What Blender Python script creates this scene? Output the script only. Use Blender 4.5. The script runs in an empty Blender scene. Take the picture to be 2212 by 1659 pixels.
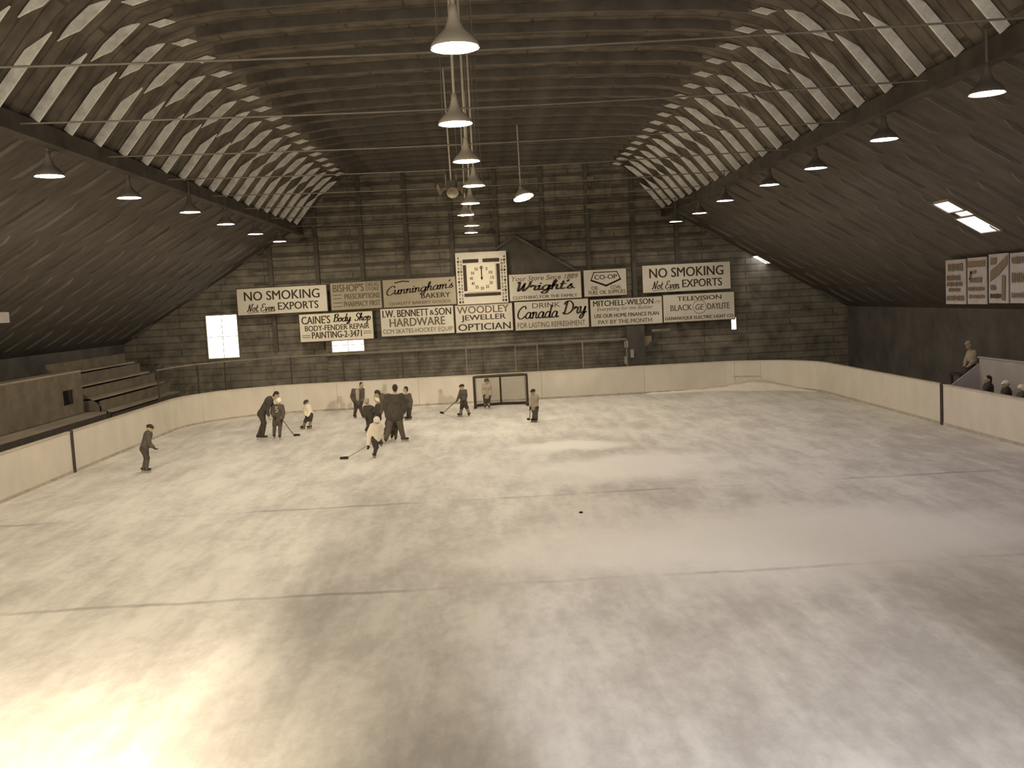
import bpy, bmesh, math, random
from mathutils import Vector, Matrix, Euler
SC = bpy.context.scene
COL = SC.collection
random.seed(7)
PI = math.pi

# ------------------------------------------------------------------ camera
CX, CY, F = 1106.0, 829.5, 2100.0
CAMZ = 4.15
_a, _b = (1050 - CX) / F, (648 - CY) / F            # where the far end of the hall vanishes
_r = math.radians(3.1)
Fi = Vector((_a, _b, 1)).normalized()
Ri = Vector((math.cos(_r), -math.sin(_r), -(math.cos(_r) * Fi.x - math.sin(_r) * Fi.y) / Fi.z)).normalized()
Di = Fi.cross(Ri)
cam_d = bpy.data.cameras.new('camera')
cam = bpy.data.objects.new('camera', cam_d)
COL.objects.link(cam)
cam_d.sensor_width = 36.0
cam_d.lens = 36.0 * F / 2212.0
cam_d.clip_end = 300
ax = Vector((Ri.x, Fi.x, -Di.x)); ay = -Vector((Ri.y, Fi.y, -Di.y)); az = -Vector((Ri.z, Fi.z, -Di.z))
M4 = Matrix((ax, ay, az)).transposed().to_4x4()
M4.translation = Vector((0, 0, CAMZ))
cam.matrix_world = M4
SC.camera = cam
CP = Vector((0, 0, CAMZ))

def ray(px, py):
    p = Vector(((px - CX) / F, (py - CY) / F, 1))
    return Vector((p.dot(Ri), p.dot(Fi), -p.dot(Di)))
def at_y(px, py, Y):
    d = ray(px, py); return CP + d * (Y / d.y)
def at_z(px, py, z):
    d = ray(px, py); return CP + d * ((z - CAMZ) / d.z)
def at_x(px, py, X):
    d = ray(px, py); return CP + d * (X / d.x)

# ------------------------------------------------------------------ exposure, world, big lights
SC.view_settings.view_transform = 'Standard'
SC.view_settings.look = 'None'
SC.view_settings.exposure = 0.3
SC.view_settings.gamma = 1.0
SC.view_settings.use_curve_mapping = False
LAMP_E = 150.0
W = bpy.data.worlds.new('daylight'); SC.world = W
W.use_nodes = True
W.node_tree.nodes['Background'].inputs[0].default_value = (0.95, 0.89, 0.82, 1)
W.node_tree.nodes['Background'].inputs[1].default_value = 1.2

def spot(name, loc, aim, power, col, ang, blend, size):
    d = bpy.data.lights.new(name, 'SPOT'); d.energy = power; d.color = col
    d.spot_size = math.radians(ang); d.spot_blend = blend; d.shadow_soft_size = size
    o = bpy.data.objects.new(name, d); COL.objects.link(o)
    o.location = loc
    o.rotation_euler = (Vector(aim) - Vector(loc)).to_track_quat('-Z', 'Y').to_euler()
    return o
# spots added out of frame to brighten the near ice; not hall lamps
spot('added_ice_spot', (-6.4, 2.0, 6.0), (-4.6, 7.5, 0), 6500, (1.0, 0.88, 0.68), 40, 0.9, 0.15)
spot('added_ice_spot', (-10.4, 1.0, 5.4), (-6.6, 11.5, 0), 10500, (1.0, 0.88, 0.68), 78, 0.75, 0.11)
spot('added_ice_spot', (2.6, 1.0, 5.6), (2.6, 9.0, 0), 2300, (0.84, 0.86, 1.0), 34, 0.5, 0.25)
# sun coming low through the gap of the right eave onto the far boards
spot('eave_sunbeam', (9.5, 34.0, 6.2), (3.4, 39.9, 1.2), 420, (1.0, 0.88, 0.68), 13, 0.5, 0.05)

# ------------------------------------------------------------------ materials
def lin(c):
    return tuple(((v / 255) / 12.92 if v / 255 <= 0.04045 else ((v / 255 + 0.055) / 1.055) ** 2.4) for v in c)
def mat(name, rgb, rough=0.8, var=0.25, scale=6.0, metal=0.0, stretch=None, spec=0.25, bump=0.0, coords='Object'):
    m = bpy.data.materials.new(name); m.use_nodes = True
    nt = m.node_tree; b = nt.nodes['Principled BSDF']
    c = lin(rgb)
    b.inputs['Roughness'].default_value = rough
    b.inputs['Metallic'].default_value = metal
    b.inputs['Specular IOR Level'].default_value = spec
    tc = nt.nodes.new('ShaderNodeTexCoord'); mp = nt.nodes.new('ShaderNodeMapping')
    mp.inputs['Scale'].default_value = stretch or (1, 1, 1)
    nt.links.new(tc.outputs[coords], mp.inputs['Vector'])
    n = nt.nodes.new('ShaderNodeTexNoise'); n.inputs['Scale'].default_value = scale
    n.inputs['Detail'].default_value = 5; n.inputs['Roughness'].default_value = 0.6
    nt.links.new(mp.outputs[0], n.inputs['Vector'])
    cr = nt.nodes.new('ShaderNodeValToRGB')
    cr.color_ramp.elements[0].position = 0.3; cr.color_ramp.elements[1].position = 0.7
    cr.color_ramp.elements[0].color = (*[v * (1 - var) for v in c], 1)
    cr.color_ramp.elements[1].color = (*[min(1, v * (1 + var)) for v in c], 1)
    nt.links.new(n.outputs['Fac'], cr.inputs['Fac'])
    nt.links.new(cr.outputs['Color'], b.inputs['Base Color'])
    if bump:
        bp = nt.nodes.new('ShaderNodeBump'); bp.inputs['Strength'].default_value = bump
        nt.links.new(n.outputs['Fac'], bp.inputs['Height'])
        nt.links.new(bp.outputs[0], b.inputs['Normal'])
    return m
def emit(name, col, s):
    m = bpy.data.materials.new(name); m.use_nodes = True
    nt = m.node_tree; nt.nodes.remove(nt.nodes['Principled BSDF'])
    e = nt.nodes.new('ShaderNodeEmission'); e.inputs[0].default_value = (*col, 1); e.inputs[1].default_value = s
    nt.links.new(e.outputs[0], nt.nodes['Material Output'].inputs[0])
    return m
def planks(name, rgb_a, rgb_b, gap, bw, rh, mortar, axes, rough=0.85):
    """boarding: brick pattern laid along the two given axes of the object"""
    m = bpy.data.materials.new(name); m.use_nodes = True
    nt = m.node_tree; b = nt.nodes['Principled BSDF']; b.inputs['Roughness'].default_value = rough
    b.inputs['Specular IOR Level'].default_value = 0.15
    tc = nt.nodes.new('ShaderNodeTexCoord'); sp = nt.nodes.new('ShaderNodeSeparateXYZ'); cb = nt.nodes.new('ShaderNodeCombineXYZ')
    nt.links.new(tc.outputs['Object'], sp.inputs[0])
    nt.links.new(sp.outputs[axes[0]], cb.inputs[0]); nt.links.new(sp.outputs[axes[1]], cb.inputs[1])
    br = nt.nodes.new('ShaderNodeTexBrick')
    br.inputs['Color1'].default_value = (*lin(rgb_a), 1); br.inputs['Color2'].default_value = (*lin(rgb_b), 1)
    br.inputs['Mortar'].default_value = (*lin(gap), 1)
    br.inputs['Scale'].default_value = 1.0; br.inputs['Mortar Size'].default_value = mortar
    br.inputs['Brick Width'].default_value = bw; br.inputs['Row Height'].default_value = rh
    br.inputs['Bias'].default_value = -0.3
    nt.links.new(cb.outputs[0], br.inputs['Vector'])
    n = nt.nodes.new('ShaderNodeTexNoise'); n.inputs['Scale'].default_value = 2.2; n.inputs['Detail'].default_value = 6
    nt.links.new(tc.outputs['Object'], n.inputs['Vector'])
    mr = nt.nodes.new('ShaderNodeMapRange'); mr.inputs[1].default_value = 0.3; mr.inputs[2].default_value = 0.7
    mr.inputs[3].default_value = 0.65; mr.inputs[4].default_value = 1.4
    nt.links.new(n.outputs['Fac'], mr.inputs[0])
    mx = nt.nodes.new('ShaderNodeMix'); mx.data_type = 'RGBA'; mx.blend_type = 'MULTIPLY'; mx.inputs[0].default_value = 1
    nt.links.new(br.outputs['Color'], mx.inputs[6]); nt.links.new(mr.outputs[0], mx.inputs[7])
    nt.links.new(mx.outputs[2], b.inputs['Base Color'])
    return m

def ice_material():
    m = bpy.data.materials.new('rink_ice'); m.use_nodes = True
    nt = m.node_tree; b = nt.nodes['Principled BSDF']; L = nt.links
    b.inputs['Roughness'].default_value = 0.55; b.inputs['Specular IOR Level'].default_value = 0.12
    tc = nt.nodes.new('ShaderNodeTexCoord')
    def noise(scale, stretch, rot=0.0, detail=6, rough=0.6):
        mp = nt.nodes.new('ShaderNodeMapping'); mp.inputs['Scale'].default_value = stretch; mp.inputs['Rotation'].default_value = (0, 0, rot)
        n = nt.nodes.new('ShaderNodeTexNoise'); n.inputs['Scale'].default_value = scale; n.inputs['Detail'].default_value = detail; n.inputs['Roughness'].default_value = rough
        L.new(tc.outputs['Object'], mp.inputs[0]); L.new(mp.outputs[0], n.inputs['Vector']); return n.outputs['Fac']
    def mth(op, a, bb, clamp=False):
        k = nt.nodes.new('ShaderNodeMath'); k.operation = op; k.use_clamp = clamp
        for i, v in enumerate((a, bb)):
            if isinstance(v, (int, float)): k.inputs[i].default_value = v
            elif v is not None: L.new(v, k.inputs[i])
        return k.outputs[0]
    def ramp(v, lo, hi, a=0.0, c=1.0):
        k = nt.nodes.new('ShaderNodeMapRange'); k.interpolation_type = 'SMOOTHSTEP'
        k.inputs[1].default_value = lo; k.inputs[2].default_value = hi; k.inputs[3].default_value = a; k.inputs[4].default_value = c
        L.new(v, k.inputs[0]); return k.outputs[0]
    big = noise(0.22, (1, 0.7, 1)); mid = noise(1.1, (1, 0.55, 1), 0.5); fine = noise(6.0, (1, 0.6, 1), -0.4)
    streak = noise(1.6, (1.6, 0.28, 1), 0.75)
    g = mth('ADD', mth('MULTIPLY', big, 0.30), mth('MULTIPLY', mid, 0.28))
    g = mth('ADD', mth('ADD', g, mth('MULTIPLY', fine, 0.16)), mth('MULTIPLY', noise(22.0, (1, 0.8, 1), 0.2), 0.06)); g = mth('ADD', g, mth('MULTIPLY', streak, 0.28))
    scuff = ramp(g, 0.42, 0.65)
    sp = nt.nodes.new('ShaderNodeSeparateXYZ'); L.new(tc.outputs['Object'], sp.inputs[0])
    wx = mth('ADD', sp.outputs[0], mth('MULTIPLY', mth('SUBTRACT', noise(0.5, (1, 1, 1), 1.0), 0.5), 3.0))
    wy = mth('ADD', sp.outputs[1], mth('MULTIPLY', mth('SUBTRACT', noise(0.5, (1, 1, 1), 2.2), 0.5), 2.4))
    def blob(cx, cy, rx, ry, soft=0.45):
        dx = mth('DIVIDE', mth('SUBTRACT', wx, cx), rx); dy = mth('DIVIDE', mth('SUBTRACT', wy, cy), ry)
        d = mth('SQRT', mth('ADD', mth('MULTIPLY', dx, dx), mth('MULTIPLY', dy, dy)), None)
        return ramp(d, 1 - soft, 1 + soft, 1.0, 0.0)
    smooth = mth('MAXIMUM', blob(4.6, 15.6, 4.2, 2.2), mth('MAXIMUM', blob(3.2, 23.0, 2.1, 1.8), blob(2.2, 26.6, 1.5, 0.8)))  # brighter oval patches with noise-warped edges, colour only
    # worn painted lines under the ice
    def line(cy, w):
        return ramp(mth('ABSOLUTE', mth('SUBTRACT', mth('ADD', sp.outputs[1], mth('MULTIPLY', mth('SUBTRACT', mid, .5), 0.25)), cy), None), w * 0.4, w, 1.0, 0.0)
    lines = mth('MAXIMUM', line(20.1, 0.12), line(13.9, 0.09))
    lines = mth('MULTIPLY', lines, ramp(noise(0.35, (1, 0.1, 1), 0.0), 0.40, 0.62))
    mx = nt.nodes.new('ShaderNodeMix'); mx.data_type = 'RGBA'
    mx.inputs[6].default_value = (*lin((186, 178, 167)), 1); mx.inputs[7].default_value = (*lin((226, 219, 206)), 1)
    L.new(scuff, mx.inputs[0])
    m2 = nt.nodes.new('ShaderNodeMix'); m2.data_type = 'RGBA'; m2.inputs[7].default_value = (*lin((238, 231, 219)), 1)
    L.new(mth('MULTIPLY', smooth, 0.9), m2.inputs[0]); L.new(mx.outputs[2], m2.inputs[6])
    m3 = nt.nodes.new('ShaderNodeMix'); m3.data_type = 'RGBA'; m3.inputs[7].default_value = (*lin((128, 118, 108)), 1)
    L.new(mth('MULTIPLY', lines, 0.5), m3.inputs[0]); L.new(m2.outputs[2], m3.inputs[6])
    L.new(m3.outputs[2], b.inputs['Base Color'])
    bp = nt.nodes.new('ShaderNodeBump'); bp.inputs['Strength'].default_value = 0.12; bp.inputs['Distance'].default_value = 0.02
    L.new(fine, bp.inputs['Height']); L.new(bp.outputs[0], b.inputs['Normal'])
    return m

M = {}
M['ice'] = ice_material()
M['concrete'] = mat('concrete', (124, 117, 108), 0.9, 0.3, 1.5)
M['roof'] = planks('roof_boards', (110, 102, 91), (98, 91, 81), (84, 78, 69), 2.6, 0.42, 0.03, (0, 1))
M['slope'] = mat('dark_roof_boards', (96, 89, 81), 0.9, 0.25, 1.2, stretch=(1, 3, 1))
M['slopefin'] = mat('dark_roof_ribs', (112, 105, 96), 0.9, 0.3, 1.0)
M['rib'] = mat('pale_rib_timber', (240, 234, 222), 0.85, 0.22, 5.0)
M['beam'] = mat('dark_beam_timber', (88, 82, 74), 0.9, 0.3, 2.0)
M['joist'] = mat('joist_timber', (106, 99, 89), 0.9, 0.35, 1.3)
M['endwall'] = planks('end_wall_boards', (131, 123, 107), (118, 110, 95), (92, 86, 75), 3.8, 0.30, 0.02, (0, 2))
M['stud'] = mat('stud_timber', (98, 91, 80), 0.9, 0.25, 2.0)
M['lower'] = planks('lower_wall_boards', (120, 112, 98), (108, 101, 88), (80, 75, 65), 1.6, 0.16, 0.012, (0, 2))
M['sidewall'] = mat('side_wall_boards', (98, 92, 85), 0.9, 0.3, 1.0)
M['board'] = mat('painted_boards', (213, 203, 186), 0.55, 0.07, 1.4, stretch=(1, 1, 0.5))
M['kick'] = mat('scuffed_kick_strip', (178, 168, 152), 0.7, 0.25, 3.0)
M['cap'] = mat('cap_rail_paint', (198, 186, 164), 0.6, 0.15, 3.0)
M['post'] = mat('dark_post', (72, 63, 54), 0.8, 0.2, 4.0)
M['wire'] = mat('wire_steel', (96, 88, 74), 0.6, 0.1, 4.0)
M['rod'] = mat('tie_rod_steel', (122, 114, 101), 0.6, 0.15, 3.0)
M['darkshade'] = mat('dark_enamel_shade', (112, 105, 94), 0.6, 0.08, 4.0)
M['poster'] = mat('poster_paper', (168, 158, 150), 0.8, 0.1, 2.0)
M['rail'] = mat('fence_rail', (126, 117, 100), 0.7, 0.2, 3.0)
M['shade'] = mat('enamel_shade', (200, 189, 168), 0.45, 0.06, 4.0, spec=0.4)
M['warmlamp'] = emit('lamp_glow_warm', (1.0, 0.89, 0.72), LAMP_E)
M['coollamp'] = emit('lamp_glow_cool', (0.92, 0.86, 1.0), LAMP_E*0.55)
M['dimlamp'] = emit('lamp_glow_dim', (1.0, 0.92, 0.8), LAMP_E*0.6)
M['window'] = emit('window_daylight', (1.0, 0.93, 0.78), 3.0)
M['coolwindow'] = emit('eave_daylight', (0.94, 0.92, 1.0), 3.0)
M['glassdark'] = mat('dark_pane', (62, 56, 46), 0.15, 0.1, 3.0, spec=0.5)
M['frame'] = mat('window_frame_paint', (140, 126, 100), 0.7, 0.15, 4.0)
M['sign'] = mat('sign_paint', (224, 214, 194), 0.6, 0.07, 1.2)
M['signdull'] = mat('faded_sign_paint', (178, 166, 142), 0.7, 0.1, 1.2)
M['ink'] = mat('sign_lettering', (70, 58, 44), 0.7, 0.12, 3.0)
M['inkpale'] = mat('pale_sign_lettering', (116, 100, 78), 0.7, 0.12, 3.0)
M['signedge'] = mat('sign_frame_timber', (90, 78, 62), 0.8, 0.2, 3.0)
M['bench'] = mat('bleacher_timber', (142, 130, 110), 0.6, 0.25, 2.0, stretch=(1, 0.3, 1), spec=0.5)
M['benchdark'] = mat('bleacher_riser', (104, 94, 78), 0.85, 0.25, 2.0)
M['white'] = mat('white_partition', (176, 167, 160), 0.7, 0.08, 2.0)
M['net'] = mat('goal_netting', (128, 118, 98), 0.9, 0.2, 6.0)
M['pipe'] = mat('goal_pipe', (66, 56, 46), 0.5, 0.15, 4.0)
M['snow'] = mat('scraped_snow', (226, 216, 198), 0.9, 0.06, 3.0, bump=0.3)
M['skin'] = mat('skin', (178, 156, 128), 0.7, 0.06, 8.0)
M['eye'] = mat('eye_dark', (48, 40, 32), 0.4, 0.05, 8.0)
M['mouth'] = mat('mouth', (112, 88, 72), 0.6, 0.05, 8.0)
M['hair'] = mat('dark_hair', (58, 49, 39), 0.8, 0.2, 20.0)
M['dark'] = mat('dark_wool', (74, 67, 58), 0.9, 0.18, 9.0)
M['dark2'] = mat('dark_jersey', (90, 82, 72), 0.9, 0.15, 9.0)
M['trouser'] = mat('brown_trousers', (92, 82, 68), 0.9, 0.15, 9.0)
M['black'] = mat('black_leather', (54, 46, 38), 0.6, 0.15, 9.0)
M['pale'] = mat('white_jersey', (228, 216, 190), 0.85, 0.06, 9.0)
M['greycloth'] = mat('grey_jacket', (168, 154, 132), 0.9, 0.1, 9.0)
M['greysock'] = mat('grey_sock', (140, 126, 104), 0.9, 0.15, 9.0)
M['helmet'] = mat('pale_helmet', (236, 224, 198), 0.5, 0.04, 9.0)
M['steel'] = mat('skate_steel', (150, 142, 126), 0.3, 0.05, 9.0, metal=0.6)
M['shaft'] = mat('stick_shaft_wood', (150, 130, 102), 0.7, 0.15, 9.0)
M['tape'] = mat('black_stick_tape', (50, 43, 36), 0.8, 0.1, 9.0)
M['rubber'] = mat('puck_rubber', (40, 35, 30), 0.7, 0.1, 9.0)
M['speaker'] = mat('speaker_horn_metal', (146, 134, 110), 0.5, 0.1, 6.0)

# ------------------------------------------------------------------ helpers
class MB:
    def __init__(s): s.v = []; s.f = []
    def add(s, vs, fs):
        o = len(s.v); s.v += [tuple(v) for v in vs]; s.f += [tuple(i + o for i in f) for f in fs]; return s
    def box(s, a, b):
        x0, y0, z0 = a; x1, y1, z1 = b
        return s.add([(x0,y0,z0),(x1,y0,z0),(x1,y1,z0),(x0,y1,z0),(x0,y0,z1),(x1,y0,z1),(x1,y1,z1),(x0,y1,z1)],
                     [(0,3,2,1),(4,5,6,7),(0,1,5,4),(1,2,6,5),(2,3,7,6),(3,0,4,7)])
    def obox(s, c, ex, ey, ez):
        c = Vector(c); ex = Vector(ex); ey = Vector(ey); ez = Vector(ez)
        vs = [c + sx*ex + sy*ey + sz*ez for sz in (-1,1) for sx, sy in ((-1,-1),(1,-1),(1,1),(-1,1))]
        return s.add(vs, [(0,3,2,1),(4,5,6,7),(0,1,5,4),(1,2,6,5),(2,3,7,6),(3,0,4,7)])
    def bar(s, p, q, w, h=None, up=(0,0,1)):
        p = Vector(p); q = Vector(q); d = (q - p)
        u = Vector(up); sd = d.cross(u)
        if sd.length < 1e-6: sd = d.cross(Vector((1,0,0)))
        sd.normalize(); u = sd.cross(d).normalized(); h = h or w
        return s.obox((p + q) / 2, sd * w / 2, d / 2, u * h / 2)
    def tube(s, p, q, r0, r1=None, n=10, caps=True):
        p = Vector(p); q = Vector(q); r1 = r0 if r1 is None else r1
        d = (q - p).normalized(); a = d.orthogonal().normalized(); b = d.cross(a)
        vs = [p + (a*math.cos(2*PI*i/n) + b*math.sin(2*PI*i/n))*r0 for i in range(n)] + [q + (a*math.cos(2*PI*i/n) + b*math.sin(2*PI*i/n))*r1 for i in range(n)]
        fs = [(i, (i+1) % n, n + (i+1) % n, n + i) for i in range(n)]
        if caps: fs += [tuple(range(n-1, -1, -1)), tuple(range(n, 2*n))]
        return s.add(vs, fs)
    def lathe(s, prof, c=(0,0,0), n=24, axis=None, cap=False):
        """prof: (radius, height) list turned about the vertical through c, or about axis"""
        c = Vector(c); d = Vector(axis or (0,0,1)).normalized(); a = d.orthogonal().normalized(); b = d.cross(a)
        vs = []; fs = []
        for r, h in prof:
            vs += [c + d*h + (a*math.cos(2*PI*i/n) + b*math.sin(2*PI*i/n))*r for i in range(n)]
        for k in range(len(prof)-1):
            fs += [(k*n+i, k*n+(i+1) % n, (k+1)*n+(i+1) % n, (k+1)*n+i) for i in range(n)]
        if cap: fs += [tuple(range(n-1, -1, -1)), tuple(range((len(prof)-1)*n, len(prof)*n))]
        return s.add(vs, fs)
    def ell(s, c, ax3, n=14, k=9):
        c = Vector(c); A = [Vector(v) for v in ax3]
        vs = [c + A[2]]; fs = []
        for j in range(1, k):
            t = PI*j/k
            vs += [c + A[0]*math.sin(t)*math.cos(2*PI*i/n) + A[1]*math.sin(t)*math.sin(2*PI*i/n) + A[2]*math.cos(t) for i in range(n)]
        vs.append(c - A[2]); e = len(vs)-1
        fs += [(0, 1+i, 1+(i+1) % n) for i in range(n)]
        for j in range(k-2):
            o = 1+j*n; fs += [(o+i, o+n+i, o+n+(i+1) % n, o+(i+1) % n) for i in range(n)]
        o = 1+(k-2)*n; fs += [(o+i, e, o+(i+1) % n) for i in range(n)]
        return s.add(vs, fs)
    def cap(s, p, q, r0, r1, n=12):
        p = Vector(p); q = Vector(q); d = q-p
        if d.length < 1e-5: d = Vector((0,0,1e-3)); q = p+d
        d.normalize(); a = d.orthogonal().normalized(); b = d.cross(a)
        prof = [(r0*math.sin(t), -r0*math.cos(t), p) for t in (0.35, 0.8, 1.2)] + [(r0, 0, p), (r1, 0, q)] + [(r1*math.cos(t), r1*math.sin(t), q) for t in (0.4, 0.8, 1.25)]
        vs = [p - d*r0]
        for r, h, o in prof: vs += [o + d*h + (a*math.cos(2*PI*i/n)+b*math.sin(2*PI*i/n))*r for i in range(n)]
        vs.append(q + d*r1); e = len(vs)-1; fs = [(0, 1+(i+1) % n, 1+i) for i in range(n)]
        for j in range(len(prof)-1):
            o = 1+j*n; fs += [(o+i, o+(i+1) % n, o+n+(i+1) % n, o+n+i) for i in range(n)]
        o = 1+(len(prof)-1)*n; fs += [(o+i, o+(i+1) % n, e) for i in range(n)]
        return s.add(vs, fs)
    def prism(s, pts, off):
        """closed polygon pts pushed along off"""
        n = len(pts); off = Vector(off); a = [Vector(p) for p in pts]
        return s.add(a + [p + off for p in a], [tuple(range(n)), tuple(range(2*n-1, n-1, -1))] + [(i, n+i, n+(i+1) % n, (i+1) % n) for i in range(n)])
    def mesh(s, name, smooth=False):
        me = bpy.data.meshes.new(name); me.from_pydata(s.v, [], s.f)
        bm = bmesh.new(); bm.from_mesh(me); bmesh.ops.recalc_face_normals(bm, faces=bm.faces); bm.to_mesh(me); bm.free()
        if smooth: me.polygons.foreach_set('use_smooth', [True]*len(me.polygons))
        me.update(); return me
    def build(s, name, m, parent=None, smooth=False, bevel=0):
        me = s.mesh(name, smooth); me.materials.append(m)
        o = bpy.data.objects.new(name, me); COL.objects.link(o)
        if parent is not None:
            o.parent = parent
            wi = Matrix.Translation(-WORLD[parent.name])
            me.transform(wi)
            WORLD[o.name] = WORLD[parent.name]
        else: WORLD[o.name] = Vector((0,0,0))
        if bevel:
            bv = o.modifiers.new('bevel', 'BEVEL'); bv.width = bevel; bv.segments = 2; bv.limit_method = 'ANGLE'
        return o
WORLD = {}
def thing(name, label, cat, loc, group=None):
    o = bpy.data.objects.new(name, None); COL.objects.link(o); o.location = loc
    o.empty_display_size = 0.2
    WORLD[o.name] = Vector(loc); tag(o, label, cat, group); return o
def tag(o, label, cat, group=None):
    o['label'] = label; o['category'] = cat
    if group: o['group'] = group
    return o
def struct(name, mb, m, **k):
    o = mb.build(name, m, **k); o['kind'] = 'structure'; return o
def struct_empty(name, loc):
    o = bpy.data.objects.new(name, None); COL.objects.link(o); o.location = loc; WORLD[o.name] = Vector(loc); o['kind'] = 'structure'; return o
def copy_tree(o, off, parent=None):
    c = o.copy(); COL.objects.link(c)
    if parent is not None: c.parent = parent
    else: c.location = o.location + Vector(off)
    WORLD[c.name] = WORLD[o.name] + Vector(off)
    for ch in list(o.children): copy_tree(ch, off, c)
    return c

# ------------------------------------------------------------------ hall shell
XC = 0.05
Y0, YE = -4.0, 42.5
PROF = [(15.8, 3.05), (7.87, 7.73), (6.75, 9.08), (6.1, 9.62), (5.5, 9.80), (4.75, 9.9), (2.5, 9.97), (0, 10.0)]
PROFILE = [(XC - x, z) for x, z in PROF] + [(XC + x, z) for x, z in PROF[-2::-1]]
RX0, RX1, RYE = -11.6, 12.6, 39.4

struct('floor', MB().box((XC-16, Y0, -0.3), (XC+16, YE+0.3, -0.02)), M['concrete'])
# ice sheet with round far corners
def rink_path(inset=0.0):
    pts = [(RX0+inset, Y0+1)]
    rl, rr = 4.0, 3.4
    for i in range(13):
        t = PI - PI/2*i/12; pts.append((RX0+rl+(rl-inset)*math.cos(t), RYE-rl+(rl-inset)*math.sin(t)))
    for i in range(13):
        t = PI/2 - PI/2*i/12; pts.append((RX1-rr+(rr-inset)*math.cos(t), RYE-rr+(rr-inset)*math.sin(t)))
    pts.append((RX1-inset, Y0+1)); return pts
PATH = rink_path()
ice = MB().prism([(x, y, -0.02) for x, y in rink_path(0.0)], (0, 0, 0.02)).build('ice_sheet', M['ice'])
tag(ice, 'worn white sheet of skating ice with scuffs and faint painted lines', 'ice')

# roof: boarded crown and two long lower slopes
def sheet(prof, y0, y1, th):
    mb = MB(); n = len(prof)
    up = []
    for i, (x, z) in enumerate(prof):
        a = Vector(prof[max(0, i-1)]); b = Vector(prof[min(n-1, i+1)]); d = (b-a).normalized(); nn = Vector((-d.y, d.x))
        if nn.y < 0: nn = -nn
        up.append((x+nn.x*th, z+nn.y*th))
    ring = prof + up[::-1]
    return mb.prism([(x, y0, z) for x, z in ring], (0, y1-y0, 0))
ceil = struct('ceiling', sheet(PROFILE[1:-1], Y0, YE, 0.15), M['roof'])
for k, seg in enumerate((PROFILE[:2], PROFILE[-2:])):
    o = sheet(seg, Y0, YE, 0.15).build('roof_slope', M['slope'], ceil)
    # the ribs of a slope, a surface pattern of staggered short timbers
    mb = MB(); (xa, za), (xb, zb) = seg
    if k: (xa, za), (xb, zb) = (xb, zb), (xa, za)
    d = Vector((xb-xa, 0, zb-za)); L_ = d.length; d.normalize(); nrm = Vector((d.z, 0, -d.x)) if k == 0 else Vector((-d.z, 0, d.x))
    if nrm.z > 0: nrm = -nrm
    for row in range(6):
        s0 = L_ - 0.25 - row*1.45; s1 = s0 - 1.25
        y = 3.0 + (0.69 if row % 2 else 0)
        while y < YE-0.3:
            A = Vector((xa, y, za)) + d*s0; B = Vector((xa, y, za)) + d*s1
            mb.prism([A, A+nrm*0.07-d*0.2, B+nrm*0.07+d*0.2, B], (0, 0.06, 0)); y += 1.37
    mb.build('slope_rib', M['slopefin'], ceil)
# joists under the crown
y = 6.2
jp = [p for p in PROFILE if abs(p[0]-XC) <= 6.0]
j0 = None
while y < YE-0.2:
    if j0 is None:
        pts = [(x, y, z-0.001) for x, z in jp] + [(x, y, z-0.2) for x, z in jp[::-1]]
        j0 = MB().prism(pts, (0, 0.09, 0)).build('joist', M['joist'], ceil); jy = y
    else:
        c = j0.copy(); COL.objects.link(c); c.parent = ceil; c.location = (0, y-jy, 0)
    y += 0.685*2
# long beams at the knee of the roof, each carrying its rows of pale pointed ribs
def prof_pt(sgn, s):
    """point s metres up the roof from the beam"""
    pts = [Vector((XC + sgn*x, z)) for x, z in PROF[1:]]
    for a, b in zip(pts, pts[1:]):
        l = (b-a).length
        if s <= l:
            d = (b-a)/l; return a + d*s, d
        s -= l
    return pts[-1], d
for k, sgn in enumerate((-1, 1)):
    bx = XC + sgn*7.87
    beam = struct('trim_%d' % (k+1), MB().box((bx-0.13, Y0, 7.36), (bx+0.13, YE, 7.68)), M['beam'])
    mk = None
    pb = MB()
    yy = 12.0
    while yy < YE-1:                                     # joint plates on the beam face
        pb.box((bx-sgn*0.13-0.01, yy, 7.42), (bx-sgn*0.13+0.01, yy+0.55, 7.60)); yy += 1.37
    for row, (s0, s1, dep) in enumerate(((0.05, 1.52, 0.20), (1.42, 2.62, 0.20), (2.62, 3.10, 0.13))):
        n0 = None
        y = (10.65 if sgn < 0 else 10.3) + (0.685 if row == 1 else 0)
        step = 1.37
        mbp = []
        top = []; bot = []
        N = 7
        for i in range(N):
            t = i/(N-1); s = s0 + (s1-s0)*t
            p, d = prof_pt(sgn, s); nn = Vector((-d.y, d.x))
            if nn.y > 0: nn = -nn
            w = dep
            e0, e1 = 0.34, 0.34
            a0 = 0.02 if row == 0 else 0.0
            # ends cut to points on opposite edges
            lo = 0.02 + (dep-0.02)*max(0, (t-(1-e1))/e1)*0.98
            hi = dep if row == 0 else dep*min(1, 0.06 + t/e0)
            if t > 1-e1: lo = min(lo, hi-0.004)
            top.append(p + nn*lo); bot.append(p + nn*hi)
        ring = bot + top[::-1]
        while y < YE-0.4:
            if n0 is None:
                n0 = MB().prism([(p.x, y, p.y) for p in ring], (0, 0.05, 0)).build('rib', M['rib'], beam); ny = y
            else:
                c = n0.copy(); COL.objects.link(c); c.parent = beam; c.location = (0, y-ny, 0)
            y += step
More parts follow.
